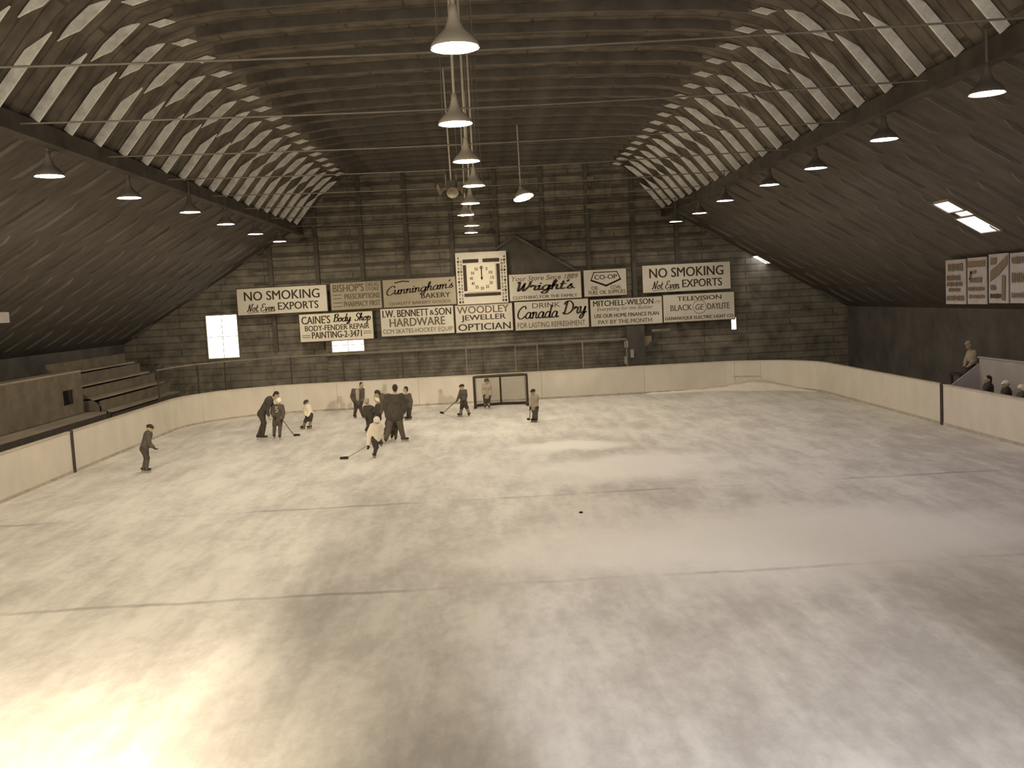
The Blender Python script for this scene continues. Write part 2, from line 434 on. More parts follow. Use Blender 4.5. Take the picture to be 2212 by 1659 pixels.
# steel tie rods from beam to beam
rods = []
for i in range(8):
    yy = 13.1 + 3.83*i
    sag = 0.10
    mb = MB(); pts = [Vector((XC-7.74 + 15.48*t, yy, 7.52 - sag*4*t*(1-t))) for t in [j/10 for j in range(11)]]
    for a, b in zip(pts, pts[1:]): mb.tube(a, b, 0.015, n=6)
    o = mb.build('tie_rod', M['rod'])
    ordn = ['nearest', 'second nearest', 'third nearest', 'fourth nearest', 'fifth nearest', 'sixth nearest', 'second farthest', 'farthest'][i]
    tag(o, 'thin steel tie rod stretched across the hall under the roof, %s to the viewer' % ordn, 'tie rod', 'tie rods across the hall')

# end wall (gable), framed with studs and girts
ew = MB(); pr = [(XC-15.8, -0.02)] + PROFILE + [(XC+15.8, -0.02)]
ew.prism([(x, YE, z) for x, z in pr], (0, 0.2, 0))
endwall = struct('wall_far', ew, M['endwall'])
def roof_z(x):
    for (xa, za), (xb, zb) in zip(PROFILE, PROFILE[1:]):
        if xa <= x <= xb: return za + (zb-za)*(x-xa)/(xb-xa)
    return 3
xs = [-9.2, -7.2, -5.25, -3.3, -1.35, 0.6, 2.6, 4.55, 6.5, 8.4]
for x in xs:
    MB().box((x-0.09, YE-0.16, 2.4), (x+0.09, YE, roof_z(x)-0.05)).build('stud', M['stud'], endwall)
for i in range(9):
    z = 5.3 + i*0.57
    hw = [p for p in (XC + 0.01*k for k in range(-1000, 1000, 10)) if roof_z(p) > z + 0.25]
    if hw: MB().box((hw[0], YE-0.07, z), (hw[-1], YE, z+0.11)).build('girt', M['stud'], endwall)
for px, py in ((1275, 385), (1275, 415), (1275, 446), (793, 408), (793, 441), (798, 473)):
    p = at_y(px, py, YE-0.2); MB().box((p.x-0.14, YE-0.2, p.z-0.07), (p.x+0.14, YE-0.16, p.z+0.07)).build('joint_plate', M['frame'], endwall)
# lower part of the end wall: boarding with a ledge
lw = MB().box((-7.0, YE-0.30, -0.02), (6.6, YE-0.16, 2.75))
lw.box((-7.0, YE-0.42, 2.05), (6.6, YE-0.30, 2.12)).build('lower_boarding', M['lower'], endwall)
for sgn, nm in ((-1, 'wall_left'), (1, 'wall_right')):
    x = XC + sgn*15.8
    struct(nm, MB().box((min(x, x+sgn*0.2), Y0, -0.02), (max(x, x+sgn*0.2), YE, 3.2)), M['sidewall'])

# windows with daylight
def window(n, px0, py0, px1, py1, Y, m, bars=(1, 1), fw=0.05):
    a = at_y(px0, py0, Y); b = at_y(px1, py1, Y)
    x0, x1 = min(a.x, b.x), max(a.x, b.x); z0, z1 = min(a.z, b.z), max(a.z, b.z)
    o = struct_empty('window_%d' % n, ((x0+x1)/2, Y, z0))
    MB().box((x0, Y-0.02, z0), (x1, Y, z1)).build('pane', m, o)
    fr = MB()
    for s in ((x0-fw, x0), (x1, x1+fw)): fr.box((s[0], Y-0.06, z0-fw), (s[1], Y, z1+fw))
    for s in ((z0-fw, z0), (z1, z1+fw)): fr.box((x0, Y-0.06, s[0]), (x1, Y, s[1]))
    for i in range(1, bars[0]+1):
        xx = x0+(x1-x0)*i/(bars[0]+1); fr.box((xx-0.012, Y-0.035, z0), (xx+0.012, Y-0.02, z1))
    for i in range(1, bars[1]+1):
        zz = z0+(z1-z0)*i/(bars[1]+1); fr.box((x0, Y-0.035, zz-0.012), (x1, Y-0.02, zz+0.012))
    fr.build('window_frame', M['frame'], o)
    return o
window(1, 445, 683, 518, 771, YE-0.002, M['window'])
window(2, 717, 733, 787, 757, YE-0.31, M['window'], (1, 1))
window(3, 1579, 686, 1590, 711, YE-0.002, M['window'], (0, 0))
# gabled lobby front standing against the end wall
ap = at_y(1111, 512, 42.2); lo = at_y(1232, 588, 42.2); ll = at_y(985, 590, 42.2)
gab = thing('gabled_lobby_front', 'low dark gable of the lobby rising behind the clock and signs', 'gable', (ap.x, 42.2, 0))
MB().prism([(ll.x, 42.3, 2.76), (lo.x+0.3, 42.3, 2.76), (lo.x+0.3, 42.3, lo.z), (ap.x, 42.3, ap.z), (ll.x, 42.3, lo.z)], (0, 0.03, 0)).build('gable_boarding', M['stud'], gab)
rk = MB().bar((ap.x, 42.2, ap.z+0.04), (ll.x, 42.2, lo.z+0.04), 0.16, 0.10); rk.build('rake_board', M['joist'], gab)
rk = MB().bar((ap.x, 42.2, ap.z+0.04), (lo.x+0.35, 42.2, lo.z), 0.16, 0.10); rk.build('rake_board', M['joist'], gab)

# slanted eave lights in the right roof slope
def eave_light(n, xa, xb, ya, yb):
    def sl(x): return 7.73 - (x-XC-7.87)*(7.73-3.05)/(15.8-7.87) - 0.03
    o = struct_empty('window_%d' % n, ((xa+xb)/2, ya, sl(xb)))
    pts = [(xa, ya, sl(xa)), (xb, ya, sl(xb)), (xb, yb, sl(xb)), (xa, yb, sl(xa))]
    MB().prism(pts, (0, 0, -0.02)).build('pane', M['coolwindow'], o)
    f = MB()
    for i in range(4): f.bar(pts[i], pts[(i+1) % 4], 0.05, 0.06)
    f.build('window_frame', M['frame'], o)
SL = [at_y(2060, 432, 20.5), at_y(2160, 497, 20.5)]
def slope_hit(px, py):
    """where a sight line meets the right slope, in hall coordinates"""
    d = ray(px, py); k = (7.73-3.05)/(15.8-7.87)
    t = (7.70 + k*(XC+7.87) - CAMZ) / (d.z + k*d.x); return CP + d*t
for n, (a, b, wdt) in enumerate((((2050, 432), (2084, 452), 0.55), ((2113, 463), (2158, 497), 0.6), ((1637, 551), (1664, 568), 0.7), ((2092, 452), (2104, 462), 0.4))):
    A = slope_hit(*a); B = slope_hit(*b)
    eave_light(4+n, A.x, B.x, (A.y+B.y)/2, (A.y+B.y)/2 + wdt*1.6)

# ------------------------------------------------------------------ rink boards
def along(path):
    out = [0.0]
    for a, b in zip(path, path[1:]): out.append(out[-1] + math.hypot(b[0]-a[0], b[1]-a[1]))
    return out
ACC = along(PATH)
def path_at(s):
    for i in range(len(PATH)-1):
        if s <= ACC[i+1] or i == len(PATH)-2:
            t = (s-ACC[i])/(ACC[i+1]-ACC[i]); a = Vector(PATH[i]); b = Vector(PATH[i+1]); return a+(b-a)*t, (b-a).normalized()
def near_s(x, y):
    return min((k*0.05 for k in range(int(ACC[-1]/0.05))), key=lambda s: (path_at(s)[0]-Vector((x, y))).length)
def wall_strip(s0, s1, t0, t1, z0, z1):
    """strip of wall following the rink outline between arc lengths, offset outward t0..t1"""
    ss = [s0] + [a for a in ACC if s0+1e-4 < a < s1-1e-4] + [s1]
    a = []; b = []
    for s in ss:
        p, d = path_at(s); n = Vector((-d.y, d.x))           # outward (path runs clockwise)
        a.append(p+n*t0); b.append(p+n*t1)
    mb = MB(); n = len(ss)
    vs = [(p.x, p.y, z0) for p in a] + [(p.x, p.y, z0) for p in b] + [(p.x, p.y, z1) for p in a] + [(p.x, p.y, z1) for p in b]
    fs = []
    for i in range(n-1):
        fs += [(i, i+1, 2*n+i+1, 2*n+i), (n+i, 3*n+i, 3*n+i+1, n+i+1), (2*n+i, 2*n+i+1, 3*n+i+1, 3*n+i), (i, n+i, n+i+1, i+1)]
    fs += [(0, 2*n, 3*n, n), (n-1, 2*n-1, 4*n-1, 3*n-1)]
    return mb.add(vs, fs)
BH = 1.12
boards = thing('rink_boards', 'cream painted dasher boards enclosing the ice sheet', 'boards', (0.5, RYE, 0))
SL_ = ACC[13]; SR_ = ACC[26]
pl = at_z(178, 1020, 0); prt = at_z(2027, 918, 0)
sL = near_s(RX0, pl.y); sR = near_s(RX1, prt.y)
stops = [0.0, sL-4.9, sL-0.07]
mid_l = near_s(*at_z(443, 914, 0).xy)
stops2 = [sL+0.07, sL+5.2, mid_l]
far = [near_s(*at_z(p, q, 0).xy) for p, q in ((600, 897), (728, 889), (905, 878), (1028, 872), (1170, 860), (1393, 851), (1590, 845), (1632, 844))]
stops2 += far + [near_s(*at_z(1752, 848, 0).xy), sR-5.1, sR-0.07]
stops3 = [sR+0.07, sR+4.9, ACC[-1]]
for st in (stops, stops2, stops3):
    for a, b in zip(st, st[1:]):
        wall_strip(a+0.004, b-0.004, 0, 0.08, 0.08, BH).build('board_panel', M['board'], boards)
        wall_strip(a+0.004, b-0.004, -0.012, 0.08, 0.0, 0.08).build('kick_strip', M['kick'], boards)
        wall_strip(a, b, -0.015, 0.10, BH, BH+0.035).build('cap_rail', M['cap'], boards)
for s in (sL, sR):
    wall_strip(s-0.065, s+0.065, -0.03, 0.11, 0.0, BH+0.05).build('gate_post', M['post'], boards)
# small gate outline in the far right of the boards
g0, g1 = near_s(*at_z(1588, 845, 0).xy), near_s(*at_z(1632, 844, 0).xy)
gm = wall_strip(g0, g1, -0.02, -0.002, 0.50, 0.535)
gm.build('gate_ledge', M['kick'], boards)
backing = wall_strip(0.0, ACC[-1], 0.082, 0.11, 0.0, BH-0.02).build('board_backing', M['post'], boards)

# wire fence above the far boards
fence = thing('wire_fence', 'wire netting fence on posts above the far boards', 'fence', (0.5, RYE, BH))
fs0 = near_s(-11.55, 34.6); fs1 = near_s(5.6, RYE)
FT = 2.25
fposts = [fs0] + [near_s(*at_z(p, q, 0).xy) for p, q in ((443, 914), (500, 906), (630, 895), (745, 888), (875, 880), (1013, 873), (1118, 865), (1165, 861), (1264, 857))] + [fs1]
for s in fposts:
    wall_strip(s-0.025, s+0.025, 0.115, 0.165, BH-0.3, FT).build('fence_post', M['rail'] if s > near_s(-2, RYE) else M['post'], fence)
wall_strip(fs0, fs1, 0.115, 0.165, FT, FT+0.05).build('top_rail', M['rail'], fence)
nb = MB()
s = fs0
hgt = FT-BH-0.04
while s < fs1-0.05:
    for sg in (1, -1):
        p, d = path_at(s); q, _ = path_at(min(max(s+sg*hgt*0.6, fs0), fs1)); n = Vector((-d.y, d.x))*0.14
        nb.bar((p.x+n.x, p.y+n.y, BH+0.04), (q.x+n.x, q.y+n.y, FT), 0.006, 0.006)
    s += 0.14
nb.build('wire_netting', M['wire'], fence)

# ------------------------------------------------------------------ lettering
DG = bpy.context.evaluated_depsgraph_get
_tc = {}
def text_geo(txt, bold=0.0, shear=0.0):
    key = (txt, bold, shear)
    if key not in _tc:
        c = bpy.data.curves.new('tmp', 'FONT'); c.body = txt; c.size = 1; c.offset = bold; c.shear = shear; c.extrude = 0.0
        c.resolution_u = 3
        o = bpy.data.objects.new('tmp', c); COL.objects.link(o)
        bpy.context.view_layer.update()
        me = bpy.data.meshes.new_from_object(o.evaluated_get(DG()))
        vs = [v.co.copy() for v in me.vertices]; fs = [tuple(p.vertices) for p in me.polygons]
        bpy.data.objects.remove(o); bpy.data.curves.remove(c); bpy.data.meshes.remove(me)
        _tc[key] = (vs, fs)
    return _tc[key]
GL = {
 'a': (.56, [[(.42,.42),(.25,.5),(.06,.3),(.08,.06),(.22,0),(.38,.15),(.43,.45)], [(.43,.46),(.42,.1),(.5,0),(.6,.08)]]),
 'n': (.50, [[(0,.4),(.06,.5),(.08,.3),(.08,0)], [(.08,.25),(.2,.47),(.32,.46),(.34,.3),(.34,.08),(.42,0),(.52,.08)]]),
 'm': (.72, [[(0,.4),(.06,.5),(.08,.3),(.08,0)], [(.08,.25),(.18,.47),(.28,.46),(.3,.3),(.3,0)], [(.3,.25),(.42,.47),(.54,.46),(.56,.1),(.64,0),(.74,.08)]]),
 'u': (.52, [[(0,.45),(.04,.5),(.06,.2),(.14,.02),(.26,.08),(.34,.3),(.37,.5)], [(.37,.5),(.36,.12),(.44,0),(.54,.08)]]),
 'i': (.25, [[(.02,.4),(.08,.5),(.08,.12),(.15,0),(.25,.08)], [(.1,.68),(.12,.73)]]),
 'g': (.55, [[(.42,.42),(.25,.5),(.06,.3),(.08,.06),(.22,0),(.38,.15),(.43,.45)], [(.43,.48),(.42,-.1),(.34,-.36),(.18,-.38),(.1,-.25),(.3,-.05),(.55,.1)]]),
 'h': (.50, [[(.02,.3),(.18,.8),(.14,1.0),(.07,.85),(.07,0)], [(.07,.25),(.2,.48),(.32,.46),(.33,.1),(.42,0),(.5,.08)]]),
 's': (.36, [[(0,.05),(.2,.5),(.16,.38),(.3,.15),(.2,0),(.05,.05)]]),
 't': (.32, [[(.12,.85),(.1,.15),(.18,0),(.32,.08)], [(-.02,.55),(.3,.58)]]),
 "'": (.14, [[(.08,.95),(.03,.78)]]),
 '.': (.16, [[(.05,.02),(.08,.05)]]),
 'r': (.42, [[(0,.35),(.06,.5),(.1,.52),(.12,.44),(.26,.46),(.26,.1),(.34,0),(.44,.08)]]),
 'y': (.52, [[(0,.45),(.04,.5),(.06,.2),(.16,.03),(.28,.12),(.38,.5)], [(.38,.5),(.34,-.15),(.22,-.4),(.1,-.32),(.2,-.1),(.5,.1)]]),
 'd': (.58, [[(.42,.42),(.25,.5),(.06,.3),(.08,.06),(.22,0),(.38,.15),(.43,.45)], [(.46,1),(.43,.1),(.5,0),(.6,.08)]]),
 'o': (.46, [[(.22,.5),(.05,.35),(.06,.08),(.2,0),(.36,.15),(.34,.42),(.22,.5),(.3,.4),(.48,.42)]]),
 'v': (.44, [[(0,.45),(.06,.5),(.14,.02),(.2,.02),(.34,.45),(.46,.46)]]),
 'e': (.40, [[(.05,.2),(.3,.28),(.3,.45),(.18,.5),(.05,.3),(.08,.05),(.22,0),(.4,.12)]]),
 'p': (.45, [[(.02,.4),(.1,.5),(.07,-.4)], [(.09,.35),(.25,.5),(.38,.35),(.32,.05),(.12,.02)]]),
 'D': (.78, [[(.2,.95),(.16,.5),(.12,.02)], [(0,.1),(.12,0),(.4,.02),(.66,.3),(.62,.75),(.35,1),(.08,.92),(.02,.75)]]),
 'C': (.68, [[(.62,.8),(.58,.95),(.4,1.0),(.12,.7),(.05,.3),(.2,.02),(.45,.02),(.66,.2)]]),
 'W': (.84, [[(0,.85),(.08,.95),(.12,.6),(.15,.05),(.22,.02),(.38,.5),(.42,.8)], [(.4,.6),(.44,.05),(.52,0),(.72,.5),(.72,.9),(.8,.98)]]),
 'N': (.64, [[(0,.1),(.06,0),(.14,.5),(.18,.95),(.3,.4),(.4,.02),(.48,.5),(.54,1.0),(.62,.95)]]),
 'E': (.58, [[(.5,.85),(.35,1),(.15,.85),(.2,.6),(.35,.53),(.12,.45),(.04,.2),(.18,0),(.4,.04),(.52,.18)]]),
 'B': (.58, [[(.15,.95),(.1,0)], [(.02,.8),(.2,1),(.45,.95),(.42,.62),(.18,.55),(.5,.45),(.48,.1),(.2,0),(.05,.1)]]),
 'S': (.56, [[(.5,.85),(.35,1),(.14,.85),(.2,.6),(.42,.38),(.38,.08),(.15,0),(.02,.15)]]),
 ' ': (.30, []),
}
def spline(pts, n=6):
    P = [Vector(p) for p in pts]; out = []
    for i in range(len(P)-1):
        p0 = P[max(0, i-1)]; p1 = P[i]; p2 = P[i+1]; p3 = P[min(len(P)-1, i+2)]
        for k in range(n):
            t = k/n
            out.append(0.5*((2*p1)+(p2-p0)*t+(2*p0-5*p1+4*p2-p3)*t*t+(3*p1-p0-3*p2+p3)*t**3))
    out.append(P[-1]); return out
def script_geo(txt, wt=0.1, shear=0.22):
    vs = []; fs = []; x = 0
    for ch in txt:
        adv, strokes = GL[ch]
        for st in strokes:
            pts = [Vector((p.x + x + p.y*shear, p.y)) for p in spline(st)]
            o = len(vs); n = len(pts)
            for i, p in enumerate(pts):
                d = (pts[min(n-1, i+1)]-pts[max(0, i-1)]); d = d.normalized() if d.length > 1e-6 else Vector((1, 0))
                w = wt*(0.36+0.3*abs(d.y))
                if i == 0: p = p - d*wt*0.3
                if i == n-1: p = p + d*wt*0.3
                nn = Vector((-d.y, d.x))*w; vs += [Vector((p.x+nn.x, p.y+nn.y, 0)), Vector((p.x-nn.x, p.y-nn.y, 0))]
            fs += [(o+2*i, o+2*i+1, o+2*i+3, o+2*i+2) for i in range(n-1)]
        x += adv
    return vs, fs
class Face:
    """a sign face: fractions (u from the left, v from the bottom) of a rectangle"""
    def __init__(s, o, ux, uz, w, h): s.o = Vector(o); s.ux = Vector(ux); s.uz = Vector(uz); s.w = w; s.h = h; s.n = s.ux.cross(s.uz); s.mb = {}; s.ex = []
    def pt(s, u, v, lift=0.02): return s.o + s.ux*u*s.w + s.uz*v*s.h + s.n*lift
    def put(s, geo, u0, u1, v0, v1, ink='ink', rise=0.0, lift=0.02):
        vs, fs = geo
        x0 = min(v.x for v in vs); x1 = max(v.x for v in vs); y0 = min(v.y for v in vs); y1 = max(v.y for v in vs)
        out = []
        for v in vs:
            a = (v.x-x0)/(x1-x0); b = (v.y-y0)/(y1-y0)
            out.append(s.pt(u0+(u1-u0)*a, v0+(v1-v0)*b+rise*a, lift))
        s.mb.setdefault(ink, MB()).add(out, fs)
    def t(s, txt, u0, u1, v0, v1, bold=0.012, shear=0.0, ink='ink'): 
        k = min(bold, 0.014)*1.9*(v1-v0)*s.h/s.w
        for j in ((-1, 0, 1) if k else (0,)): s.put(text_geo(txt, 0.0, shear), u0+j*k, u1+j*k, v0, v1, ink, lift=0.02+j*0.0004)
    def sc(s, txt, u0, u1, v0, v1, wt=0.12, ink='ink', rise=0.0): s.put(script_geo(txt, wt), u0, u1, v0, v1, ink, rise)
    def poly(s, pts, ink='ink', lift=0.018): s.ex.append(('painted_band', ink, MB().add([s.pt(u, v, lift) for u, v in pts], [tuple(range(len(pts)))])))
    def stroke(s, pts, w, ink='ink', close=False):
        P = pts + [pts[0]] if close else pts
        out = MB()
        for a, b in zip(P, P[1:]):
            A = s.pt(*a); B = s.pt(*b); d = (B-A).normalized(); k = s.n.cross(d)*w/2; e = d*w/2
            out.add([A-e+k, A-e-k, B+e-k, B+e+k], [(0, 1, 2, 3)])
        s.ex.append(('emblem_outline' if close else 'painted_stripe', ink, out))
    def finish(s, parent):
        for ink, mb in s.mb.items():
            # parts of one painted face
            o = mb.build('lettering', M[ink], parent)
        for nm, ink, mb in s.ex: mb.build(nm, M[ink], parent)
YS = 42.0
def sign(corners, label, face='sign', group='advertising signs on the far wall'):
    P = [at_y(x, y, YS) for x, y in corners]
    x0 = (P[0].x+P[3].x)/2; x1 = (P[1].x+P[2].x)/2; z1 = (P[0].z+P[1].z)/2; z0 = (P[2].z+P[3].z)/2
    o = thing('wall_sign', label, 'sign', ((x0+x1)/2, YS, z0), group)
    MB().box((x0, YS-0.01, z0), (x1, YS+0.02, z1)).build('sign_panel', M[face], o)
    e = 0.035; fr = MB()
    fr.box((x0-e, YS-0.018, z0-e), (x1+e, YS+0.02, z0)); fr.box((x0-e, YS-0.018, z1), (x1+e, YS+0.02, z1+e))
    fr.box((x0-e, YS-0.018, z0), (x0, YS+0.02, z1)); fr.box((x1, YS-0.018, z0), (x1+e, YS+0.02, z1))
    fr.build('sign_frame', M['signedge'], o)
    return Face((x0, YS, z0), (1, 0, 0), (0, 0, 1), x1-x0, z1-z0), o
def no_smoking(c, label):
    f, o = sign(c, label)
    f.t('NO SMOKING', .08, .92, .53, .88, .014); f.sc('Not Even', .10, .42, .10, .42, .10); f.t('EXPORTS', .45, .90, .13, .42, .014)
    f.stroke([(.11, .06), (.24, .09)], .02); f.stroke([(.27, .06), (.41, .10)], .02)
    f.finish(o)
no_smoking([(512,626),(705,614),(707,670),(514,683)], 'no smoking sign high on the left above the bright window')
no_smoking([(1387,573),(1576,566),(1579,625),(1389,631)], 'no smoking sign at the right end above the television sign')
f, o = sign([(714,613),(823,606),(824,664),(716,671)], 'faded drugstore sign about prescriptions and pharmacy', 'signdull')
f.t("BISHOP'S", .05, .66, .66, .95, .02, ink='inkpale'); f.t('DRUG', .70, .96, .82, .96, .02, ink='inkpale'); f.t('STORE', .70, .96, .66, .79, .02, ink='inkpale')
f.t('PRESCRIPTIONS', .27, .97, .38, .58, .02, ink='inkpale'); f.t('PHARMACY FIRST', .25, .97, .10, .30, .015, ink='inkpale')
for v in (.55, .42, .26, .12): f.stroke([(.05, v), (.21, v)], .03, 'inkpale')
f.finish(o)
f, o = sign([(827,606),(983,597),(986,657),(829,664)], "bakery sign with a sloping script name left of the clock", 'signdull')
f.sc("Cunningham's", .04, .97, .30, .76, .10, rise=.18); f.stroke([(.17, .88), (.27, .93), (.36, .91)], .05)
f.t('BAKERY', .52, .92, .27, .45, .02); f.t('QUALITY BAKERY GOODS', .08, .92, .05, .18, .015, ink='inkpale'); f.finish(o)
f, o = sign([(1099,594),(1254,586),(1256,643),(1102,650)], 'family clothing store sign right of the clock')
f.t('Your Store Since 1889', .04, .96, .74, .93, .0, .3, 'inkpale'); f.sc("Wright's.", .10, .92, .22, .74, .115); f.t('CLOTHING FOR THE FAMILY', .04, .94, .05, .17, .015, ink='inkpale'); f.finish(o)
f, o = sign([(1260,584),(1351,580),(1355,636),(1263,641)], 'square fuel supply sign with a shield emblem')
sh = [(.24, .90), (.78, .90), (.86, .62), (.52, .40), (.17, .62)]
f.stroke(sh, .04, close=True); f.stroke([(.17, .60), (.52, .37), (.86, .60)], .06); f.t('CO-OP', .25, .78, .63, .80, .02)
f.t('OIL', .17, .34, .24, .38, .02, ink='inkpale'); f.t('COAL', .62, .88, .24, .38, .02, ink='inkpale'); f.t('FUEL OIL SUPPLIES', .10, .97, .06, .21, .015, ink='inkpale'); f.finish(o)
f, o = sign([(646,680),(804,672),(807,730),(650,740)], 'white auto body repair sign hanging lowest on the left', 'helmet')
f.t("CAINE'S", .03, .42, .64, .93, .012); f.sc('Body', .46, .71, .56, .97, .12); f.sc('Shop', .75, .98, .56, .97, .12)
f.t('BODY-FENDER REPAIR', .07, .95, .38, .58, .012); f.t('PAINTING-2-3471', .16, .84, .10, .34, .015)
for v in (.23, .16): f.stroke([(.03, v), (.13, v)], .025, 'inkpale'); f.stroke([(.87, v+.05), (.97, v+.05)], .025, 'inkpale')
f.finish(o)
f, o = sign([(822,668),(979,660),(981,719),(824,727)], 'hardware store sign in the lower row below the bakery sign')
f.t('I.W. BENNETT', .03, .66, .68, .94, .014); f.t('&', .675, .735, .70, .88, .01); f.t('SON', .75, .97, .68, .94, .014)
f.t('HARDWARE', .12, .88, .33, .63, .02, ink='inkpale'); f.t('CCM SKATES-HOCKEY EQUIP', .02, .98, .06, .25, .0, ink='inkpale'); f.finish(o)
f, o = sign([(983,660),(1106,655),(1108,713),(986,719)], 'jeweller and optician sign directly below the clock')
f.t('WOODLEY', .03, .94, .69, .95, .012, ink='inkpale'); f.t('JEWELLER', .10, .88, .38, .63, .014); f.t('OPTICIAN', .04, .96, .06, .31, .014); f.finish(o)
f, o = sign([(1111,653),(1270,645),(1272,706),(1114,714)], 'soft drink sign with big script name in the lower row')
f.t('DRINK', .24, .62, .76, .93, .0, ink='inkpale'); f.sc('Canada', .03, .60, .38, .86, .10); f.sc('Dry', .64, .98, .30, .97, .105)
f.t('FOR LASTING REFRESHMENT', .03, .95, .07, .26, .0, ink='inkpale'); f.finish(o)
f, o = sign([(1275,648),(1429,640),(1431,698),(1277,705)], 'builders supply sign about a home finance plan')
f.t('MITCHELL-WILSON', .04, .88, .74, .95, .014); f.t('LTD', .90, .98, .76, .85, .0, ink='inkpale'); f.t('Everything for the Builder', .09, .88, .53, .70, .0, .3, 'inkpale')
f.t('USE OUR HOME FINANCE PLAN', .05, .95, .31, .45, .012); f.t('PAY BY THE MONTH', .10, .85, .07, .22, .012, ink='inkpale'); f.finish(o)
f, o = sign([(1432,638),(1584,630),(1588,688),(1434,697)], 'television and electric company sign at the right end of the lower row')
f.t('TELEVISION', .20, .82, .76, .92, .014); f.t('BLACK', .10, .40, .40, .62, .02, ink='inkpale'); f.t('DAYLITE', .62, .93, .40, .62, .02, ink='inkpale')
circ = [(.51+.095*math.cos(2*PI*i/24), .51+.245*math.sin(2*PI*i/24)) for i in range(24)]
f.stroke(circ, .02, 'inkpale', True); f.t('GE', .45, .57, .40, .61, .01, .2, 'inkpale'); f.t('GANANOQUE ELECTRIC LIGHT CO', .02, .98, .05, .19, .015); f.finish(o)

# scoreboard clock
P = [at_y(x, y, YS) for x, y in ((984,548),(1093,541),(1098,654),(988,658))]
x0 = (P[0].x+P[3].x)/2; x1 = (P[1].x+P[2].x)/2; z1 = (P[0].z+P[1].z)/2; z0 = (P[2].z+P[3].z)/2
clk = thing('scoreboard_clock', 'square white scoreboard clock with one hand pointing straight up', 'clock', ((x0+x1)/2, YS, z0))
MB().box((x0, YS-0.10, z0), (x1, YS+0.02, z1)).build('clock_case', M['sign'], clk)
f = Face((x0, YS-0.10, z0), (1, 0, 0), (0, 0, 1), x1-x0, z1-z0)
df = MB()
dp = [f.pt(.225, .235, 0.0), f.pt(.775, .775, 0.05)]
MB().box((dp[0].x, YS-0.15, dp[0].z), (dp[1].x, YS-0.10, dp[1].z)).build('dial', M['helmet'], clk)
f.poly([(.14, .80), (.45, .80), (.45, .87), (.14, .87)]); f.poly([(.53, .80), (.86, .80), (.86, .87), (.53, .87)])
f.poly([(.14, .15), (.86, .15), (.86, .21), (.14, .21)])
f.poly([(.14, .26), (.205, .26), (.205, .76), (.14, .76)]); f.poly([(.795, .26), (.86, .26), (.86, .76), (.795, .76)])
cxn, czn = .5, .50
for i in range(12):
    a = 2*PI*i/12; n = str(60 if i == 0 else i*5)
    u = cxn+.205*math.sin(a); v = czn+.20*math.cos(a); hw = .034 if len(n) > 1 else .018
    f.put(text_geo(n, .02), u-hw, u+hw, v-.03, v+.03, 'ink', lift=0.058)
for i in range(14):
    v = .05+i*.065
    for u in (.05, .955): f.put(text_geo(str((i*3) % 9+1), .02), u-.018, u+.018, v-.022, v+.022, 'ink')
    if i < 13:
        for u in (.105, .90): f.put(text_geo(str(i % 9+1), .02), u-.018, u+.018, v-.022, v+.022, 'inkpale')
f.finish(clk)
hx = f.pt(.5, .5).x; hz = f.pt(.5, .46).z; h1 = f.pt(.5, .73).z
MB().box((hx-0.022, YS-0.175, hz), (hx+0.022, YS-0.165, h1)).build('clock_hand', M['rubber'], clk)
MB().lathe([(0.001, 0), (0.05, 0.0), (0.05, 0.02), (0.001, 0.02)], (hx, YS-0.15, f.pt(.5, .5).z), 16, (0, -1, 0)).build('hand_hub', M['rubber'], clk)

# posters on the right side under the eave
def side_sign(px0, px1, ptop, pbot, label, X=12.95, tilt=0.0):
    a = at_x(px0, (ptop+pbot)/2, X); b = at_x(px1, (ptop+pbot)/2, X)
    t = at_x((px0+px1)/2, ptop, X); u = at_x((px0+px1)/2, pbot, X)
    o = thing('side_poster', label, 'sign', (X, (a.y+b.y)/2, u.z), 'posters hung on the right side')
    MB().box((X, b.y, u.z), (X+0.03, a.y, t.z)).build('sign_panel', M['poster'], o)
    return Face((X, a.y, u.z), (0, -1, 0), (0, 0, 1), a.y-b.y, t.z-u.z), o
def blurred_row(f, u0, u1, v0, v1, ink='inkpale'):
    """weathered lettering nobody can read any more: short uneven strokes"""
    u = u0
    while u < u1-0.03:
        w = random.uniform(.04, .09); k = random.uniform(0, (v1-v0)*0.3)
        f.mb.setdefault(ink, MB()).add([f.pt(a_, b_) for a_, b_ in ((u, v0+k), (min(u+w, u1), v0), (min(u+w, u1), v1-k), (u, v1))], [(0, 1, 2, 3)])
        u += w+random.uniform(.012, .03)
f, o = side_sign(2043, 2086, 561, 657, 'pale side poster farthest from the viewer')
blurred_row(f, .15, .93, .74, .92); blurred_row(f, .08, .80, .53, .66); blurred_row(f, .08, .86, .40, .51); blurred_row(f, .18, .74, .28, .37); blurred_row(f, .06, .95, .08, .20); f.finish(o)
f, o = side_sign(2090, 2131, 556, 657, 'side poster with a dark band of letters along its top')
f.poly([(.04, .80), (.96, .80), (.96, .93), (.04, .93)], 'inkpale'); f.stroke([(.16, .56), (.22, .68), (.45, .70)], .08, 'inkpale'); blurred_row(f, .14, .82, .46, .58); blurred_row(f, .06, .92, .28, .38); blurred_row(f, .1, .92, .12, .21); f.finish(o)
f, o = side_sign(2136, 2178, 548, 655, 'side poster crossed by a dark diagonal band')
f.poly([(.12, .78), (.42, .80), (.44, .93), (.14, .93)], 'inkpale'); f.poly([(.10, .44), (.55, .58), (.98, .78), (.98, .96), (.50, .78), (.12, .66)], 'inkpale')
blurred_row(f, .12, .42, .26, .38); blurred_row(f, .10, .68, .10, .20, 'ink'); f.stroke([(.80, .50), (.78, .12)], .16, 'inkpale'); f.finish(o)
f, o = side_sign(2182, 2230, 545, 655, 'side poster cut by the right picture edge')
